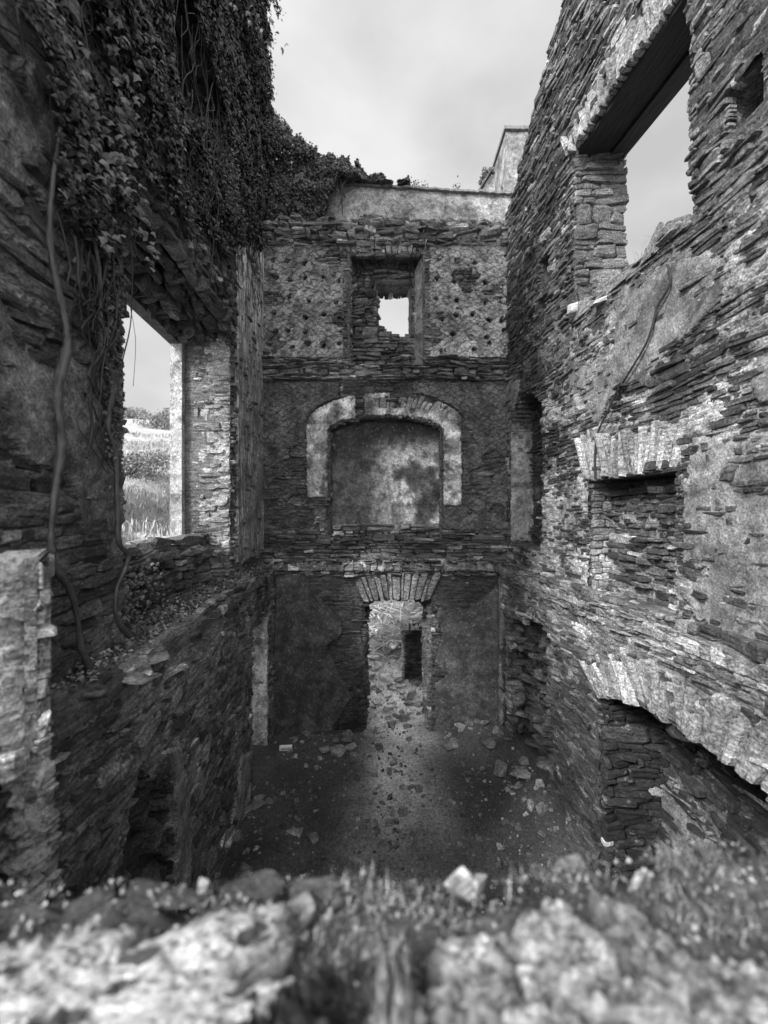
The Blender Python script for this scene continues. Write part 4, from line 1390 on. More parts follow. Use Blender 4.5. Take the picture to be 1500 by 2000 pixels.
P = fst_.map(np.stack([uu, vv, w], -1).reshape(-1, 3))
idx = np.arange(uu.size).reshape(uu.shape)
f = k[:-1, :-1] & k[1:, :-1] & k[1:, 1:] & k[:-1, 1:]
F = np.stack([idx[:-1, :-1][f], idx[1:, :-1][f], idx[1:, 1:][f], idx[:-1, 1:][f]], 1)
used, inv = np.unique(F.ravel(), return_inverse=True)
mb.add(P[used], inv.reshape(F.shape), (.10 + .42 * fbm(rr_ * 4, (uu - vv) * 2, 48, 5)).ravel()[used])
mb.build('mortar_crust', M_LICH, st)

# ------------------------------------------------------------------ near sill (wall the photo was taken over)
sill = empty('sill_wall', (0.3, .45, ZF), 'thick low wall top in the foreground, blurred, with moss and grass', 'wall')
def sill_h(x, y):
    return -.82 + .05 * (fbm(x * 3, y * 3, 61, 4) - .5) * 2 + .03 * (fbm(x * 12, y * 12, 62, 3) - .5) * 2
def sill_edge(x):
    return .86 + .10 * sst(.3, .9, x) + .05 * (fbm(x * 5, 0 * x, 63, 3) - .5) * 2
xs = np.arange(-1.9, 2.7, .015); ys = np.linspace(0, 1, 60)
XX, TT = np.meshgrid(xs, ys, indexing='ij')
YY = -.1 + (sill_edge(XX) + .1) * TT
ZZ = sill_h(XX, YY) - .06 * sst(.93, 1.0, TT)
V = np.stack([XX, YY, ZZ], -1).reshape(-1, 3)
idx = np.arange(XX.size).reshape(XX.shape)
F = np.stack([idx[:-1, :-1].ravel(), idx[1:, :-1].ravel(), idx[1:, 1:].ravel(), idx[:-1, 1:].ravel()], 1)
mb = MB(); mb.add(V, F, (.015 + .13 * fbm(XX * 14, YY * 14, 64, 4)).ravel())
box(mb, (-1.9, -.1, ZF), (2.7, .80, -.93), .12)
mb.build('wall_top', M_GROUND, sill, smooth=True)
mb = MB()
fsi = Frame((0, .82, 0), (1, 0, 0), (0, 0, 1), (0, 1, 0))
rubble(mb, fsi, -1.7, 2.6, ZF, -1.1, tone=(.1, .3), seed=95, hr=(.005, .03))
mb.build('masonry', M_STONE, sill)


def slab(name, px, py, w, d, h, seed, mat, tone, label, cat, rz=0.0, group=None, z=None, flat=.5, y=None):
    """a stone on the sill, given by where it lies"""
    zz = -.80 if z is None else z
    Y_ = -zz * 750 / (py - 1000) if y is None else y
    X_ = (px - 750) / 750 * Y_
    me = rock_mesh(name, seed, flat=flat, mat=mat, bev=.05)
    for v in me.attributes['tone'].data: v.value = tone
    o = bpy.data.objects.new(name, me); COL.objects.link(o)
    o.location = (X_, Y_, zz - .035); o.scale = (w, d, h * 1.2 / flat); o.rotation_euler = (0, 0, rz)
    return tag(o, label, cat, group)

def lump(name, x, y, w, d, h, seed, mat, tone, label, rz=0.0, z=-.84, pit=.35, mot=1.0):
    o, V = lump_mesh(name, seed, mat, tone, pit=pit, mot=mot)
    o.location = (x, y, z); o.scale = (w, d, h / .3); o.rotation_euler = (0, 0, rz)
    return tag(o, label, 'stone')

lump('lichened_slab', -.50, .56, .80, .44, .06, 1, M_SPOT, .42, 'big pale lichened slab with dark spots in the bottom left corner', .25, pit=.05, mot=.45)
lump('lichened_slab', -.78, .62, .26, .34, .05, 2, M_SPOT, .5, 'narrow pale slab at the left edge of the wall top', .9)
lump('lichened_boulder', .24, .57, .60, .36, .06, 3, M_LICH, .42, 'wide crusty pale stone below the grass, at the bottom middle of the photo', .1)
lump('lichened_boulder', .52, .57, .46, .36, .06, 4, M_LICH, .38, 'crusty pale stone at the bottom right, right of the widest crusty stone', -.2)
lump('lichened_boulder', .02, .56, .10, .26, .07, 5, M_LICH, .55, 'small upright crusty stone left of the wide crusty stone', 0)
lump('mossy_stone', -.14, .57, .20, .22, .05, 17, M_ROCK, .06, 'dark mossy stone between the spotted slab and the small upright crusty stone', .3)
slab('quartz_lump', 890, 1722, .075, .06, .05, 6, M_QUARTZ, .6, 'larger bright white quartz lump on the far edge of the wall top', 'stone', .2, flat=.7)
slab('quartz_lump', 938, 1712, .05, .045, .035, 7, M_QUARTZ, .5, 'smaller white lump touching the right side of the big quartz lump', 'stone', .6, flat=.7)
slab('quartz_lump', 1245, 1705, .06, .04, .035, 8, M_QUARTZ, .55, 'small pale lump among grass near the right of the far edge', 'stone', .6, flat=.8)
slab('quartz_pebble', 397, 1712, .03, .02, .025, 9, M_QUARTZ, .5, 'tiny white pebble on the dark edge slates', 'pebble', flat=.8)
slab('edge_slate', 330, 1722, .20, .07, .025, 10, M_ROCK, .16, 'long dark flat slate on the far edge, left of the tiny white pebble', 'stone', .05)
slab('edge_slate', 490, 1716, .17, .07, .028, 11, M_ROCK, .14, 'dark flat slate on the far edge, right of the tiny white pebble', 'stone', -.05)
slab('edge_slate', 170, 1760, .10, .06, .03, 12, M_ROCK, .17, 'blocky dark stone at the foot of the pale masonry stump', 'stone', .6)
slab('edge_slate', 250, 1775, .14, .06, .02, 13, M_ROCK, .13, 'dark flat stone behind the big spotted slab', 'stone', .2)
slab('edge_slate', 620, 1722, .16, .06, .025, 14, M_ROCK, .2, 'greyish slate on the far edge left of the large quartz lump', 'stone', .2)
slab('moss_stone', 1110, 1675, .10, .05, .03, 15, M_LICH, .35, 'lichened stone on the far edge right of the quartz lumps', 'stone', .2, z=-.82)
slab('moss_stone', 1310, 1665, .09, .05, .03, 16, M_LICH, .3, 'lichened stone on the far edge at the far right', 'stone', -.3, z=-.82)
slab('moss_stone', 560, 1775, .14, .09, .04, 17, M_LICH, .35, 'small rubbly lichened stone in the moss behind the spotted slab', 'stone', .5)

# grass and moss on the sill
rs = np.random.RandomState(12)
n = 45000
x = rs.uniform(-1.1, 1.2, n); y = rs.uniform(.35, 1.0, n)
k = (y < sill_edge(x) + .005)
x, y = x[k], y[k]
PX = 750 + 750 * x / y; PY = 1000 + 750 * .8 / y
dens = in_poly(PX, PY, [(560, 1700), (820, 1690), (1000, 1680), (1500, 1620), (1700, 1600), (1700, 2000), (1430, 2000), (1380, 1840), (1200, 1790), (1050, 1850), (820, 1800), (780, 1880), (720, 2010), (600, 2010), (560, 1850)])
dn = fbm(x * 9, y * 9, 15, 3)
k = dens & (dn > .38) & (rs.rand(len(x)) < .75) | ((dn > .62) & (rs.rand(len(x)) < .2) & (x > -.4))
x, y = x[k], y[k]
mb = MB(); n = len(x)
P = np.stack([x, y, sill_h(x, y) - .005], 1)
blades(mb, P, rs.uniform(.006, .03, n) * (1 + .8 * (rs.rand(n) < .06)), rs.uniform(.0007, .0016, n), (.03 + .30 * rs.rand(n) ** 3) * (.4 + 1.1 * vnoise(x * 12, y * 12, 5)), seed=4, lean=1.9)
tag(mb.build('grass', M_GRASS, None), 'short tangled grass on the foreground wall top', 'grass', kind='stuff')
mb = MB()
n = 3600
x = rs.uniform(-1.0, 1.2, n); y = rs.uniform(.40, 1.0, n); k = (y < sill_edge(x)); x, y = x[k], y[k]; n = len(x)
P = np.stack([x, y, sill_h(x, y) + .004], 1)
leaves(mb, P, np.tile([0, -.3, 1.0], (n, 1)), rs.uniform(.006, .014, n), rs.choice([.04, .08, .15, .3], n), seed=5)
tag(mb.build('moss_litter', M_GRASS, None), 'moss and dry litter scattered over the foreground wall top', 'moss', kind='stuff')

# ------------------------------------------------------------------ ivy
def wall_pts(fr, n, u0, u1, v0, v1, poly, seed, wr=(.03, .3), lump=1.0):
    rs = np.random.RandomState(seed)
    u = rs.uniform(u0, u1, n); v = rs.uniform(v0, v1, n)
    lumpy = fbm(u * 1.8, v * 1.8, seed, 4)
    w = wr[0] + (wr[1] - wr[0]) * np.clip((lumpy - .3) * 2.2, 0, 1) * lump * rs.uniform(.3, 1, n)
    P = fr.map(np.stack([u, v, w], -1))
    x, y = px_of(P)
    x = x + (fbm(u * 4, v * 4, seed + 1, 3) - .5) * 60; y = y + (fbm(u * 4, v * 4, seed + 2, 3) - .5) * 60
    k = in_poly(x, y, poly)
    gaps = fbm(u * 3.2, v * 3.2, seed + 5, 4) > .36
    k = k & (gaps | (rs.rand(n) < .35))
    return P[k], w[k]

ivy_poly = [(60, -400), (495, -400), (520, -400), (530, 440), (510, 480), (480, 470), (440, 500), (395, 460), (330, 400), (270, 350), (250, 420), (245, 560), (230, 660), (205, 640), (190, 560), (150, 480), (110, 380), (105, 250), (90, 100), (40, 40), (30, -400)]
soffit_poly = [(338, -80), (356, -80), (446, 228), (420, 236), (362, 225), (342, 120)]
ivy = empty('ivy', (-2.0, 5.0, 2.5), 'thick dark ivy hanging over the upper part of the left wall', 'ivy')
mb = MB()
P, w = wall_pts(F_LU, 135000, 1.3, 7.25, 1.6, 9.9, ivy_poly, 200)
x, y = px_of(P)
k = ~in_poly(x, y, soffit_poly)
P = P[k]
rs = np.random.RandomState(5)
n = len(P)
leaves(mb, P, np.tile([1.0, -.35, .5], (n, 1)), rs.uniform(.018, .065, n), rs.uniform(.004, .02, n) * rs.choice([1, 1, 1, 1, 1, 1, 2, 8], n), seed=6)  # random leaves toned much paler, glints put into their colour
# curtain filling the upper opening, with one ragged gap
n0 = 9000
u = rs.uniform(3.0, 5.3, n0); v = rs.uniform(3.8, 5.5, n0)
w = -.62 * rs.uniform(.2, 1.0, n0)
P = F_LU.map(np.stack([u, v, w], -1)); x, y = px_of(P)
k = ~(((x - 310) / 13) ** 2 + ((y - 165) / 24) ** 2 < 1) & ~in_poly(x, y, [(372, -60), (445, 225), (362, 200), (330, 80), (300, -60)])
P = P[k]; n = len(P)
leaves(mb, P, np.tile([1.0, -.5, .4], (n, 1)), rs.uniform(.04, .085, n), rs.uniform(.01, .03, n), seed=7)
# cushion on the far jamb
n0 = 5000
u = rs.normal(5.05, .14, n0); v = rs.uniform(3.35, 5.25, n0); w = rs.uniform(-.6, .16, n0)
P = F_LU.map(np.stack([u, v, w], -1)); k = (fbm(w * 4, v * 3, 3, 3) > .3) & (v + w * .5 < 5.15); P = P[k]; n = len(P)
leaves(mb, P, np.tile([.3, -1, .4], (n, 1)), rs.uniform(.025, .05, n), rs.uniform(.05, .14, n), seed=8)
# shaggy end of the wall, against the sky
n0 = 14000
v = rs.uniform(5.0, 9.9, n0); P = np.stack([-2.52 + rs.normal(0, .14, n0), 7.1 + rs.normal(0, .22, n0), v], 1)
P[:, 0] += .22 * (fbm(v * 1.5, 0 * v, 4, 4) - .5) * 2
leaves(mb, P, np.tile([.7, -.7, .4], (n0, 1)), rs.uniform(.03, .07, n0), rs.uniform(.02, .09, n0), seed=9)
# long sprays near the top
for i in range(20):
    a = np.array([-1.95 + rs.uniform(-.1, .1), 6.0 + rs.uniform(-1, 1), 9.2 + rs.uniform(-.6, .5)]) if i < 12 else \
        np.array([XL(2.9) + .2, 2.3 + rs.uniform(-.4, .4), 3.2 + rs.uniform(-.8, 1.0)])
    m = 60; tt = np.linspace(0, 1, m)[:, None]
    d = np.array([rs.uniform(.0, .25), rs.uniform(-.3, .3), rs.uniform(-.5, .6)]) if i < 12 else np.array([rs.uniform(0, .25), rs.uniform(-.3, .3), rs.uniform(-1.1, -.5)])
    P = a + d * tt + rs.normal(0, .035, (m, 3))
    leaves(mb, P, np.tile([.8, -.6, .4], (m, 1)), rs.uniform(.03, .065, m), rs.uniform(.03, .12, m), seed=300 + i)
# an out-of-focus spray hanging into the sky at the top
for i in range(7):
    a = np.array([-.95 + rs.uniform(-.15, .1), 2.1 + rs.uniform(-.2, .2), 3.15 + rs.uniform(-.1, .25)]); m = 26
    d = np.array([rs.uniform(.1, .42), 0, rs.uniform(-.42, -.05)]); tt = np.linspace(0, 1, m)[:, None]
    P = a + d * tt + rs.normal(0, .03, (m, 3))
    leaves(mb, P, np.tile([.2, -1, .4], (m, 1)), rs.uniform(.02, .04, m), rs.uniform(.05, .12, m), seed=700 + i)
mb.build('foliage', M_LEAF, ivy)
mb = MB()
for i in range(110):
    y0 = rs.uniform(1.9, 6.6); z0 = rs.uniform(3.4, 6.5) if y0 > 2.7 else rs.uniform(1.5, 6)
    zend = z0 - rs.uniform(.8, 2.2)
    if y0 >= 5.3: z0 = max(z0, 4.2); zend = max(zend, 3.3)
    elif y0 > 2.75: zend = max(zend, 2.6)
    else: zend = max(zend, .6)
    m = 7; pts = []
    yy = y0; ww = rs.uniform(.05, .12)
    for q in range(m):
        z = z0 + (zend - z0) * q / (m - 1); yy += rs.normal(0, .08); yy = min(yy, 2.7) if y0 < 2.75 else yy
        pts.append(F_LU.map(np.array([min(max(yy, 1.4), 6.9), z, ww + rs.uniform(-.02, .04)])))
    tube(mb, pts, rs.uniform(.0015, .007), sides=5, tone=.1, seed=i, sub=3)
mb.build('stems', M_STEM, ivy)

iv2 = empty('ivy', (-1.5, 7.3, 5.3), 'bushy ivy spilling over the parapet at the corner above the end wall', 'ivy')
mb = MB()
n0 = 52000
x = -2.4 + rs.beta(1.05, 1.5, n0) * 2.9
top = np.interp(x, [-2.4, -2.1, -1.7, -1.2, -.7, 0, .6], [8.2, 7.75, 7.45, 7.05, 6.75, 6.52, 6.35]) + .30 * (fbm(x * 3.5, 0 * x, 8, 4) - .5) * 2
bot = np.interp(x, [-2.4, -1.9, -1.4, -1.1, -.85, -.5], [5.3, 5.3, 5.4, 5.75, 6.3, 6.40])
bot = bot + .12 * (fbm(x * 6, 0 * x, 18, 3) - .5) * 2
z = bot + (top - bot) * rs.beta(1.1, 1.2, n0)
yb = 7.42 - .42 * np.clip((fbm(x * 2, z * 2, 19, 3) - .2) * 1.7, 0, 1) * np.clip((top - z) * 2.5, 0.15, 1) * np.clip((z - 5.2) * 2 + .2, 0, 1) * rs.uniform(.2, 1, n0)
P = np.stack([x, yb + rs.uniform(0, .25, n0) * (z > 6.4), z], 1)
k = (fbm(x * 5, z * 5, 23, 3) > .33) | ((z < top - .25) & (rs.rand(n0) < .6))
P = P[k]; n = len(P)
leaves(mb, P, np.tile([.3, -.9, .5], (n, 1)), rs.uniform(.03, .065, n), rs.uniform(.03, .11, n), seed=10)
n0 = 1600
x = rs.uniform(-1, 2.4, n0); P = np.stack([x, rs.uniform(7.42, 7.7, n0), 6.5 - .06 * (x + 1.7) + rs.exponential(.03, n0)], 1)
k = vnoise(x * 5, 0 * x, 3) > .55; P = P[k]; n = len(P)
leaves(mb, P, np.tile([0, -.5, 1], (n, 1)), rs.uniform(.02, .04, n), rs.uniform(.05, .12, n), seed=11)
mb.build('foliage', M_LEAF, iv2)
mb = MB()
for i in range(22):
    a = np.array([rs.uniform(-2.2, -.7), 7.3, 5.6 + rs.uniform(0, .5)])
    pts = [a + np.array([rs.normal(0, .04) * q, -.03 + rs.normal(0, .02), .17 * q]) for q in range(5)]
    tube(mb, pts, [.012, .01, .008, .006, .003], sides=5, tone=.08, seed=400 + i, sub=2)
mb.build('stems', M_STEM, iv2)
# weeds on the sloping head of the end wall
mb = MB()
n = 9000
x = rs.uniform(-2.25, 2.35, n); t_ = rs.rand(n)
P = np.stack([x, 7.02 + .45 * t_, 5.24 + .30 * t_], 1)
k = (fbm(x * 2.4, t_ * 2, 33, 3) > .40); P = P[k]; n = len(P)
blades(mb, P, rs.uniform(.03, .13, n), rs.uniform(.002, .004, n), rs.uniform(.08, .3, n), seed=12, lean=.9)
tag(mb.build('weeds', M_GRASS, None), 'grass and weeds along the broken top of the end wall', 'weeds', kind='stuff')

# two thick creeper trunks on the near left pier
def vine(name, pix, radii, label, wd=0.12, seed=0, extra=()):
    root_px = pix[-1]
    o = None
    pts = []
    for (px, py, *r) in pix:
        # intersect the wall face pushed out by wd
        k = (px - 750) / 750
        y = (-1.68 + wd) / (k + kx)
        if r: y = r[0]
        pts.append((k * y, y, (1000 - py) / 750 * y))
    mb = MB(); tube(mb, pts, np.array(radii) * .82, sides=16, tone=.14, seed=seed, sub=10, wobble=.08)
    base = pts[-1]
    e = empty(name, base, label, 'creeper')
    mb.build('stem', M_VINE, e, smooth=True)
    for ex in extra:
        m2 = MB()
        tube(m2, ex[0], ex[1], sides=8, tone=.14, seed=seed + 3, sub=6, wobble=.1)
        m2.build('root', M_VINE, e, smooth=True)
    return e

def ledge_pt(px, py, z=ZL + .03):
    y = z * 750 / (1000 - py); return ((px - 750) / 750 * y, y, z)

vine('creeper', [(118, 250), (104, 350), (97, 450), (106, 530), (126, 620), (131, 680), (116, 745), (114, 800), (121, 860), (112, 930), (103, 1000), (100, 1060), (108, 1110), (136, 1150), (150, 1200), (158, 1260), (172, 1300), (186, 1340)],
     [.010, .012, .016, .019, .022, .024, .024, .023, .022, .021, .020, .019, .018, .018, .017, .02, .022, .024], 'thick bare creeper trunk at the far left, twisting down to the ledge', seed=1,
     extra=(([ledge_pt(186, 1340), ledge_pt(205, 1352), ledge_pt(175, 1358), ledge_pt(140, 1362), ledge_pt(95, 1378)], [.022, .018, .02, .018, .014]),))
vine('creeper', [(165, 420), (188, 490), (196, 560), (195, 620), (200, 690), (222, 745), (214, 800), (212, 840), (226, 890), (228, 950), (230, 1020), (232, 1060), (250, 1085), (243, 1115), (228, 1150), (226, 1200), (240, 1228), (255, 1243)],
     [.010, .012, .014, .018, .02, .021, .019, .018, .019, .018, .018, .019, .02, .018, .013, .016, .022, .02], 'knobbly creeper trunk running down the left edge of the window opening', wd=.11, seed=2,
     extra=(([ledge_pt(252, 1243), ledge_pt(270, 1250), ledge_pt(300, 1240), ledge_pt(345, 1225), ledge_pt(400, 1212)], [.02, .014, .01, .008, .006]),))
# net of thin stems on the pier edge
mb = MB()
for i in range(32):
    px = rs.uniform(105, 225); py = rs.uniform(280, 560)
    L = rs.uniform(120, 420); pts = []
    w_ = rs.uniform(.05, .14)
    for q in range(8):
        x_ = px + (215 - px) * .55 * q / 7 + rs.normal(0, 13); x_ = min(x_, 232)
        k_ = (x_ - 750) / 750; y_ = (-1.68 + w_) / (k_ + kx)
        pts.append((k_ * y_, y_, (1000 - (py + L * q / 7)) / 750 * y_))
    tube(mb, pts, rs.uniform(.002, .008), sides=5, tone=.09, seed=600 + i, sub=3)
n = 900
kk = rs.uniform(205, 240, n); pyy = rs.uniform(520, 900, n)
k_ = (kk - 750) / 750; y_ = (-1.68 + rs.uniform(.0, .12, n)) / (k_ + kx)
P = np.stack([k_ * y_, y_, (1000 - pyy) / 750 * y_], 1)
tag(mb.build('creeper_net', M_STEM, None), 'net of thin hanging creeper stems between the two thick trunks', 'creeper')
mb = MB(); leaves(mb, P, np.tile([.6, -.7, .3], (n, 1)), rs.uniform(.02, .04, n), rs.uniform(.03, .1, n), seed=15)
n = 500
u = rs.uniform(2.7, 3.5, n); P = np.stack([XL(u) - .3 + rs.uniform(0, .3, n), u, -.55 + rs.uniform(-.4, .1, n)], 1)
leaves(mb, P, np.tile([.6, -.4, .6], (n, 1)), rs.uniform(.02, .045, n), rs.uniform(.03, .12, n), seed=16)
tag(mb.build('young_ivy', M_LEAF, None), 'small ivy leaves along the left side of the window and under its sill', 'ivy')

# thin dark tube added to stand for a crack in the right wall plaster
cr_pts = [C2([p])[0] for p in ((955, 215), (970, 270), (960, 340), (900, 440), (870, 560), (830, 660), (770, 760), (720, 840), (670, 920), (630, 1010), (590, 1090), (570, 1160), (560, 1260), (562, 1380))]
pts = []
for (px, py) in cr_pts:
    k_ = (px - 750) / 750; y_ = (2.80 - .075) / (k_ + kx); pts.append((k_ * y_, y_, (1000 - py) / 750 * y_))
mb = MB(); tube(mb, pts, .011, sides=6, tone=.03, seed=77, sub=4)
tag(mb.build('plaster_crack', mat_simple('plaster_crack', .025, .8), None), 'thin dark crack snaking down the plaster to the fireplace, drawn as an added tube', 'root')  # category says root, but the tube stands for a plaster crack

# ------------------------------------------------------------------ ledge litter
mb = MB()
n = 5000
y = rs.uniform(2.0, 6.8, n); x = -1.45 - kx * y - rs.beta(1.2, 1.2, n) * (.28 + .33 * ((y > 2.8) & (y < 5.2)))
P = np.stack([x, y, ZL + .05 + rs.uniform(-.02, .04, n)], 1)
leaves(mb, P, np.tile([0, 0, 1.0], (n, 1)), rs.uniform(.015, .04, n), rs.choice([.05, .08, .15, .28], n), seed=17)
tag(mb.build('leaf_litter', M_GRASS, None), 'dead leaves and litter on the left ledge', 'leaf litter', kind='stuff')
mb = MB()
for i in range(60):
    y0 = rs.uniform(2.8, 6.5); a = np.array([-1.5 - kx * y0 - rs.uniform(0, .4), y0, ZL + .07])
    d = rs.normal(0, 1, 3); d[2] *= .15; d /= np.linalg.norm(d)
    tube(mb, [a, a + d * .12 + rs.normal(0, .01, 3), a + d * rs.uniform(.2, .4)], [.006, .005, .003], sides=5, tone=.14, seed=i, sub=2)
tag(mb.build('twigs', M_VINE, None), 'fallen twigs scattered on the left ledge', 'twigs', kind='stuff')

# quartz on the right window sill etc.
PROTO = [rock_mesh('stone', 500 + i, flat=random.uniform(.25, .6), bev=.035) for i in range(16)]
PALE = [rock_mesh('pale_stone', 600 + i, flat=random.uniform(.3, .6), bev=.035, mat=M_QUARTZ) for i in range(6)]
for me in PALE:
    for v in me.attributes['tone'].data: v.value = .65

def place(me, loc, size, label, cat, group=None, name='stone', sz=None, rz=None, tilt=.15):
    o = bpy.data.objects.new(name, me); COL.objects.link(o)
    o.location = loc
    if sz is None: sz = (size * random.uniform(.85, 1.15), size * random.uniform(.6, 1.0), size * random.uniform(.7, 1.1))
    o.scale = sz
    o.rotation_euler = (random.uniform(-tilt, tilt), random.uniform(-tilt, tilt), random.uniform(0, 6.28) if rz is None else rz)
    return tag(o, label, cat, group)

def rw_pt(px, py, w=0.03):
    k_ = (px - 750) / 750; y_ = (2.80 - w) / (k_ + kx); return (k_ * y_, y_, (1000 - py) / 750 * y_)
place(PALE[0], rw_pt(1128, 612), .2, 'large white quartz lump below the left foot of the high window gap', 'stone', name='quartz_lump', sz=(.26, .2, .34))
place(PALE[1], rw_pt(1178, 592), .2, 'white quartz lump on the sill of the high window gap', 'stone', name='quartz_lump', sz=(.2, .24, .16))
place(PROTO[2], rw_pt(1325, 475, -.08), .3, 'dark slab tilted up on the right end of the high window sill', 'stone', name='tilted_slab', sz=(.3, .42, .36))
for i, (px, py, s) in enumerate(((722, 452, .26), (822, 450, .16), (938, 465, .2), (888, 465, .1), (868, 460, .1))):
    place(PALE[i % 6], ((px - 750) / 107.6, 6.93, (1000 - py) / 107.6 - s * .2), s,
          ['largest white quartz lump near the top of the end wall, above the small window', 'white stone in the top courses, second largest from the left of the pale ones', 'rough white lump near the right end of the end wall top', 'tiny white chip set in the top courses of the end wall', 'small white chip beside the tiny one in the top courses'][i], 'stone', name='quartz_lump')
place(PALE[3], (1.45, 6.9, 2.38), .14, 'white stone on the string course right of the small window', 'stone', name='quartz_lump')
for i, (px, py, s) in enumerate(((620, 1018, .14), (612, 1030, .1), (630, 1032, .12), (622, 1008, .1))):
    place(PALE[(i + 2) % 6], ((px - 750) / 107.6, 6.93, (1000 - py) / 107.6 - .04), s, 'white stones clustered at the left foot of the blocked arch', 'stone', 'white stones at the left foot of the arch', name='quartz_lump')

# grass tuft on the right sill
mb = MB()
n = 240
y = rs.uniform(3.45, 4.4, n); P = np.stack([XR(y) + rs.uniform(.0, .5, n), y, 2.46 + 0 * y], 1)
blades(mb, P, rs.uniform(.06, .24, n), rs.uniform(.002, .004, n), rs.uniform(.12, .35, n), seed=31, lean=.7)
tag(mb.build('grass', M_GRASS, None), 'thin dry grass growing on the high window sill', 'grass', kind='stuff')

# slabs on the left ledge
for i, (px, py, sz, lab) in enumerate((
        (265, 1322, (.34, .22, .14), 'flat slate slab on the edge of the left ledge beside the creeper root'),
        (295, 1290, (.24, .16, .1), 'smaller flat slate slab on the ledge edge behind the big one'),
        (130, 1290, (.2, .26, .3), 'holed grey block in the corner between creeper trunk and pier'),
        (470, 1135, (.22, .16, .1), 'flat slate at the far end of the left ledge'))):
    place(PROTO[5 + i], ledge_pt(px, py, ZL + (.0 if i != 2 else .0)), .2, lab, 'stone', name='slate_slab', sz=sz, tilt=.05)
place(PALE[4], ledge_pt(291, 1318, ZL + .04), .07, 'small white stone on the edge of the left ledge', 'stone', name='quartz_lump')

# ------------------------------------------------------------------ floor stones
def C6(x, y): return 460 + x / 2.344, 1080 + y / 2.344
yard = [(630, 480, 45), (625, 565, 35), (690, 570, 55), (620, 620, 45), (590, 650, 35), (700, 660, 24),
        (735, 700, 24), (700, 720, 45), (735, 750, 40), (770, 757, 44), (800, 720, 34), (790, 735, 30),
        (812, 752, 30), (725, 770, 34), (675, 790, 26), (660, 805, 44), (650, 360, 26), (610, 375, 40),
        (625, 345, 24), (610, 520, 30), (740, 470, 30), (720, 500, 26), (640, 740, 26), (760, 640, 34), (815, 635, 40), (795, 690, 34), (845, 620, 30), (650, 690, 28)]
for k_ in range(34): yard.append((random.uniform(590, 850), random.uniform(400, 800), random.uniform(18, 38)))
for (a, b, s) in yard:
    px, py = C6(a, b); p = ray_ground(px, py + s / 2.344 * .15)
    place(random.choice(PALE[:5] + PROTO[:2]), p, s / 2.344 / 750 * p.y * 1.4, 'pale broken slate lying in the bright ground beyond the doorway', 'stone', 'broken slates beyond the doorway')
for (a, b, s, lab) in ((750, 580, 48, 'grey wedge-shaped stone beyond the doorway, left of the flat topped block'),
                       (815, 585, 66, 'flat topped block at the foot of the small stone pillar'),
                       (810, 655, 50, 'broken block leaning against the right side of the doorway'),
                       (835, 690, 50, 'dark block under the one leaning at the right side of the doorway'),
                       (712, 790, 52, 'dark flat stone in the line of slates across the threshold'),
                       (790, 792, 52, 'pale flat slate on the threshold, right of the line'),
                       (615, 822, 64, 'flat slate at the left foot of the doorway'),
                       (455, 852, 48, 'upright pale stone at the back of the heap left of the doorway'),
                       (405, 898, 54, 'squarish block at the left of the heap left of the doorway'),
                       (470, 900, 76, 'largest block of the heap left of the doorway'),
                       (525, 885, 56, 'dark block at the right of the heap left of the doorway'),
                       (540, 918, 44, 'low dark stone in front of the heap left of the doorway'),
                       (510, 845, 56, 'dark stone against the wall behind the heap left of the doorway'),
                       (990, 870, 78, 'broad pale block lying alone right of the doorway'),
                       (795, 850, 34, 'pale chip just inside the threshold'),
                       (1210, 1003, 62, 'upright narrow block on the right of the floor'),
                       (1305, 1003, 112, 'biggest flat slab on the right of the floor'),
                       (1320, 948, 52, 'stone behind the biggest flat slab on the right'),
                       (1160, 868, 84, 'long low stone at the foot of the back right corner'),
                       (1245, 852, 46, 'pale rubble lump in the back right corner'),
                       (1400, 800, 90, 'large dark block inside the broken opening on the right'),
                       (680, 1338, 74, 'large low stone at the front left of the front heap'),
                       (270, 1268, 84, 'long flat stone near the bottom of the left wall'),
                       (350, 1300, 60, 'dark round stone near the bottom of the left wall')):
    px, py = C6(a, b); p = ray_ground(px, py + s / 2.344 * .2)
    w = s / 2.344 / 750 * p.y
    if 'upright narrow' in lab: sz = (w * .9, w * .9, w * 2.4)
    elif 'broad pale' in lab: sz = (w, w * .9, w * 1.3)
    else: sz = (w * 1.1, w * .8, w * 1.1)
    place(random.choice(PROTO), p, w, lab, 'stone', name='block', sz=sz, rz=random.uniform(-.4, .4))
room = [(705, 1000, 38), (735, 995, 34), (760, 1000, 24), (655, 905, 24), (635, 1015, 38), (655, 1070, 44), (610, 1085, 24),
        (760, 1070, 34), (800, 1075, 34), (675, 1145, 40), (705, 1165, 28), (720, 1190, 40), (770, 1190, 50), (705, 1230, 50),
        (640, 1240, 54), (500, 1180, 28), (530, 1190, 24), (545, 1188, 24), (370, 1175, 34), (280, 1135, 38), (505, 1080, 24),
        (895, 985, 34), (810, 1000, 24), (850, 1015, 24), (770, 1295, 46), (830, 1290, 54), (745, 1340, 54), (610, 1335, 54),
        (790, 1330, 44), (465, 1320, 34), (85, 1080, 34), (150, 940, 30), (830, 900, 24), (850, 1155, 24), (890, 1180, 20), (1060, 1040, 24), (495, 1110, 20), (620, 1150, 22)]
for (a, b, s) in room:
    px, py = C6(a, b); p = ray_ground(px, py + s / 2.344 * .15)
    place(random.choice(PROTO), p, s / 2.344 / 750 * p.y * 1.1, 'small broken slate scattered on the dirt floor of the room', 'stone', 'slates scattered on the floor')
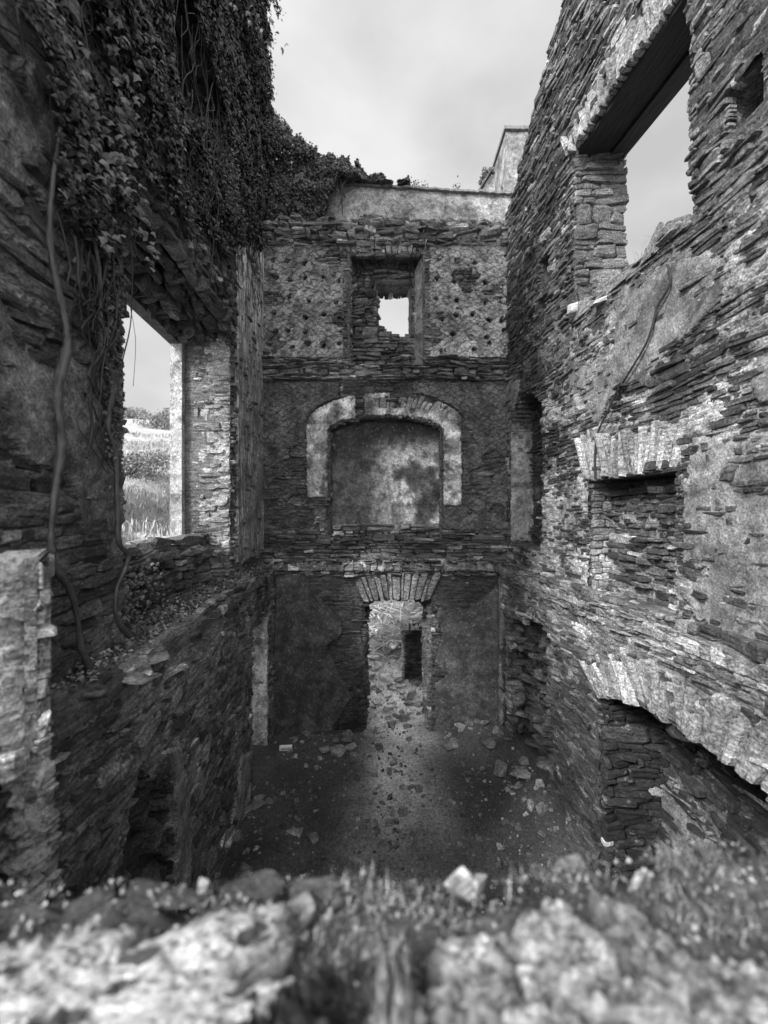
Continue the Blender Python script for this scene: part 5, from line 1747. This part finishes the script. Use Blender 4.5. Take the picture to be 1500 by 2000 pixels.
for i in range(70):
    c = i % 4
    if c == 0: x_, y_ = -1.40 - kx * (yy0 := random.uniform(2.9, 5.2)) + abs(random.gauss(.12, .12)), yy0
    elif c == 1: x_, y_ = 2.50 - kx * (yy0 := random.uniform(4.2, 6.5)) - abs(random.gauss(.12, .14)), yy0
    elif c == 2: x_, y_ = random.uniform(-1.7, -.45), 6.68 - abs(random.gauss(.05, .12))
    else: x_, y_ = random.uniform(.95, 2.0), 6.66 - abs(random.gauss(.08, .2))
    sz_ = random.uniform(.06, .2)
    place(random.choice(PROTO), (x_, y_, float(ground_h(x_, y_)) - .02), sz_, 'dusty broken rubble stone lying along the foot of the room walls', 'stone', 'rubble along the foot of the walls', tilt=.4)
# gravel
mb = MB()
rs = np.random.RandomState(44)
n = 2600
x = rs.uniform(-1.9, 2.2, n); y = rs.uniform(2.5, 9.9, n)
k = (y < 6.7) | ((x > -1) & (x < 1.6)); x, y = x[k], y[k]; n = len(x)
q = np.zeros((n, 4, 2)); s = rs.exponential(.009, n) + .006
for j, (a, b) in enumerate(((-1, -1), (1, -1), (1, 1), (-1, 1))):
    q[:, j, 0] = x + a * s * rs.uniform(.6, 1.2, n); q[:, j, 1] = y + b * s * rs.uniform(.5, 1, n)
V0 = len(mb.v)
stones_mesh(mb, Frame((0, 0, 0), (1, 0, 0), (0, 1, 0), (0, 0, 1)), q, s * .7, rs.choice([.1, .14, .2, .3], n) * np.where(y > 7, 1.7, 1), rs.rand(n) * 9, back=.01)
A = mb.v[0]; gz = ground_h(A[:, 0], A[:, 1]); A[:, 2] += gz + .002
tag(mb.build('gravel', M_ROCK, None), 'gravel and stone chips over the floor', 'gravel', kind='stuff')

# litter: white packet with a printed line, white lump
px, py = C6(230, 905); p = ray_ground(px, py)
pk_ = empty('packet', (p.x, p.y, p.z + .01), 'small white printed packet lying on the dirt at the left', 'litter')
M_WHITE = mat_simple('white_card', .8, .5, 10, .05, .1, .001)
M_INK = mat_simple('black_ink', .03, .5, 10, .05, .1, .001)
mb = MB(); box(mb, (p.x - .10, p.y - .02, p.z + .01), (p.x + .10, p.y + .03, p.z + .075), .8)
o = mb.build('packet_body', M_WHITE, pk_)
mb = MB()
xx_ = p.x - .07
for i in range(9):
    w_ = random.uniform(.006, .013); hgt = random.choice([.014, .02, .014])
    box(mb, (xx_, p.y - .0225, p.z + .03), (xx_ + w_, p.y - .0205, p.z + .03 + hgt), .03); xx_ += w_ + .004
mb.build('printed_line', M_INK, pk_)
pk_.rotation_euler = (0, 0, .12)
px, py = C6(270, 935); p = ray_ground(px, py)
place(PALE[2], p, .1, 'round white stone in front of the white packet', 'stone', name='quartz_lump')

# ------------------------------------------------------------------ beyond the doorway
pe = ray_ground(806, 1330)
pil = empty('stone_pillar', tuple(pe), 'short stone pillar with a pale cap standing beyond the doorway', 'pillar')
px0 = (790 - 750) / 750 * pe.y; px1 = (824 - 750) / 750 * pe.y
ztop = (1000 - 1225) / 750 * pe.y
mb = MB()
fp = Frame((0, pe.y, 0), (1, 0, 0))
core(mb, fp, px0, px1, pe.z - .3, ztop, lambda u, v: 0. * u, .4, cell=.06)
rubble(mb, fp, px0, px1, pe.z - .2, ztop, tone=(.06, .16), seed=110, rh=(.06, .14), ln=(.12, .4), hr=(.01, .05))
fp2 = Frame((px0, pe.y, 0), (0, 1, 0), (0, 0, 1), (-1, 0, 0))
rubble(mb, fp2, 0, .4, pe.z - .2, ztop, tone=(.45, .65), seed=111, rh=(.06, .14), ln=(.12, .3), hr=(.01, .05))
mb.build('masonry', M_STONE, pil)
mb = MB(); fp3 = Frame((0, pe.y - .02, ztop), (1, 0, 0), (0, 1, 0), (0, 0, 1))
rubble(mb, fp3, px0 - .03, px1 + .03, 0, .45, tone=(.5, .65), seed=112, rh=(.15, .25), ln=(.15, .3), hr=(.04, .09))
mb.build('cap', M_LICH, pil)
fw = empty('garden_wall', (.2, 12.2, -3), 'rubble wall with pale stones at the back, seen under the door head', 'wall')
mb = MB(); f12 = Frame((0, 12.2, 0), (1, 0, 0))
core(mb, f12, -2.5, 3.5, -4, -2.1, lambda u, v: np.where(v > -2.6 + .5 * vnoise(u * 1.5, 0 * u, 3), 9., 0.), .5, cell=.1)
rubble(mb, f12, -2.5, 3.5, -3.9, -2.1, lambda u, v: v < -2.6 + .5 * vnoise(u * 1.5, 0 * u, 3), tone=(.2, .5), seed=113, rh=(.08, .16), ln=(.15, .4), hr=(.03, .12), pale=.25)
mb.build('masonry', M_STONE, fw)
mb = MB()
rs = np.random.RandomState(8)
for i in range(260):
    y0 = rs.uniform(9.9, 11.9); a = np.array([rs.uniform(-.8, 1.5), y0, 0]); a[2] = float(ground_h(a[0], a[1])) + rs.uniform(0, .2)
    d = rs.normal(0, 1, 3); d[2] = abs(d[2]) * .5; d /= np.linalg.norm(d)
    tube(mb, [a, a + d * .2 + rs.normal(0, .03, 3), a + d * rs.uniform(.3, .7) + np.array([0, 0, -.1])], [.013, .012, .006], sides=4, tone=rs.choice([.15, .35, .6]), seed=i, sub=2)
tag(mb.build('brushwood', M_GRASS, None), 'dry tangled brushwood on the bank beyond the doorway', 'brushwood', kind='stuff')

# hillside seen through the left window
mb = MB()
n = 26000
r_ = 4.5 + rs.beta(.8, 1.6, n) * 45; ang = rs.uniform(rad(24), rad(42), n)
x = -r_ * np.sin(ang); y = r_ * np.cos(ang)
k = ~((x > -3.0 - kx * y)) & ((fbm(x * .5, y * .5, 66, 4) > .42)); x, y, r_ = x[k], y[k], r_[k]; n = len(x)
P = np.stack([x, y, ground_h(x, y) - .02], 1)
blades(mb, P, rs.uniform(.12, .36, n) * (.5 + .8 * vnoise(x * .7, y * .7, 4)), .004 + r_ * .0007, rs.uniform(.22, .5, n) * (.5 + 1.0 * fbm(x * .3, y * .3, 9, 3)), seed=50, lean=1.0)
tag(mb.build('hill_grass', M_GRASS, None), 'rough tussocky grass on the hillside outside the window', 'grass', kind='stuff')
for i, (px, dist, s, lab) in enumerate(((248, 12, .8, 'dark scrub bush on the slope close to the left side of the window'), (300, 17, .7, 'dark low bush in the middle of the slope outside the window'),
                                        (305, 52, 2.2, 'bush on the skyline in the middle of the window'), (272, 60, 2.0, 'bush on the skyline left of the middle one'),
                                        (335, 56, 2.6, 'bush on the skyline at the right side of the window'), (235, 58, 2.0, 'bush on the skyline behind the creeper'),
                                        (330, 8.5, .45, 'low dark scrub patch near the window sill, right side'))):
    y = dist; x = (px - 750) / 750 * y; z = float(ground_h(x, y))
    m = 900
    d = rs.normal(0, 1, (m, 3)); d /= np.linalg.norm(d, axis=1, keepdims=True)
    lum = .7 + .6 * fbm(d[:, 0] * 2 + 5, d[:, 2] * 2 + i * 3, 9 + i, 3)
    P = np.array([x, y, z + s * .3]) + d * (s * lum * rs.uniform(.55, 1, m))[:, None] * np.array([1.3, 1, .7])
    b_ = empty('bush', (x, y, z), lab, 'bush')
    mb = MB(); leaves(mb, P, d, np.full(m, s * .11), rs.uniform(.08, .2, m), seed=90 + i)
    mb.build('foliage', M_LEAF, b_)
    mb = MB()
    for q in range(5):
        e_ = np.array([x, y, z]) + np.array([rs.uniform(-.6, .6) * s, rs.uniform(-.4, .4) * s, s * .6])
        tube(mb, [(x, y, z - .1), tuple((np.array([x, y, z]) + e_) / 2 + rs.normal(0, .05 * s, 3)), tuple(e_)], [.04 * s, .03 * s, .01 * s], sides=5, tone=.08, seed=q, sub=2)
    mb.build('stem', M_VINE, b_)
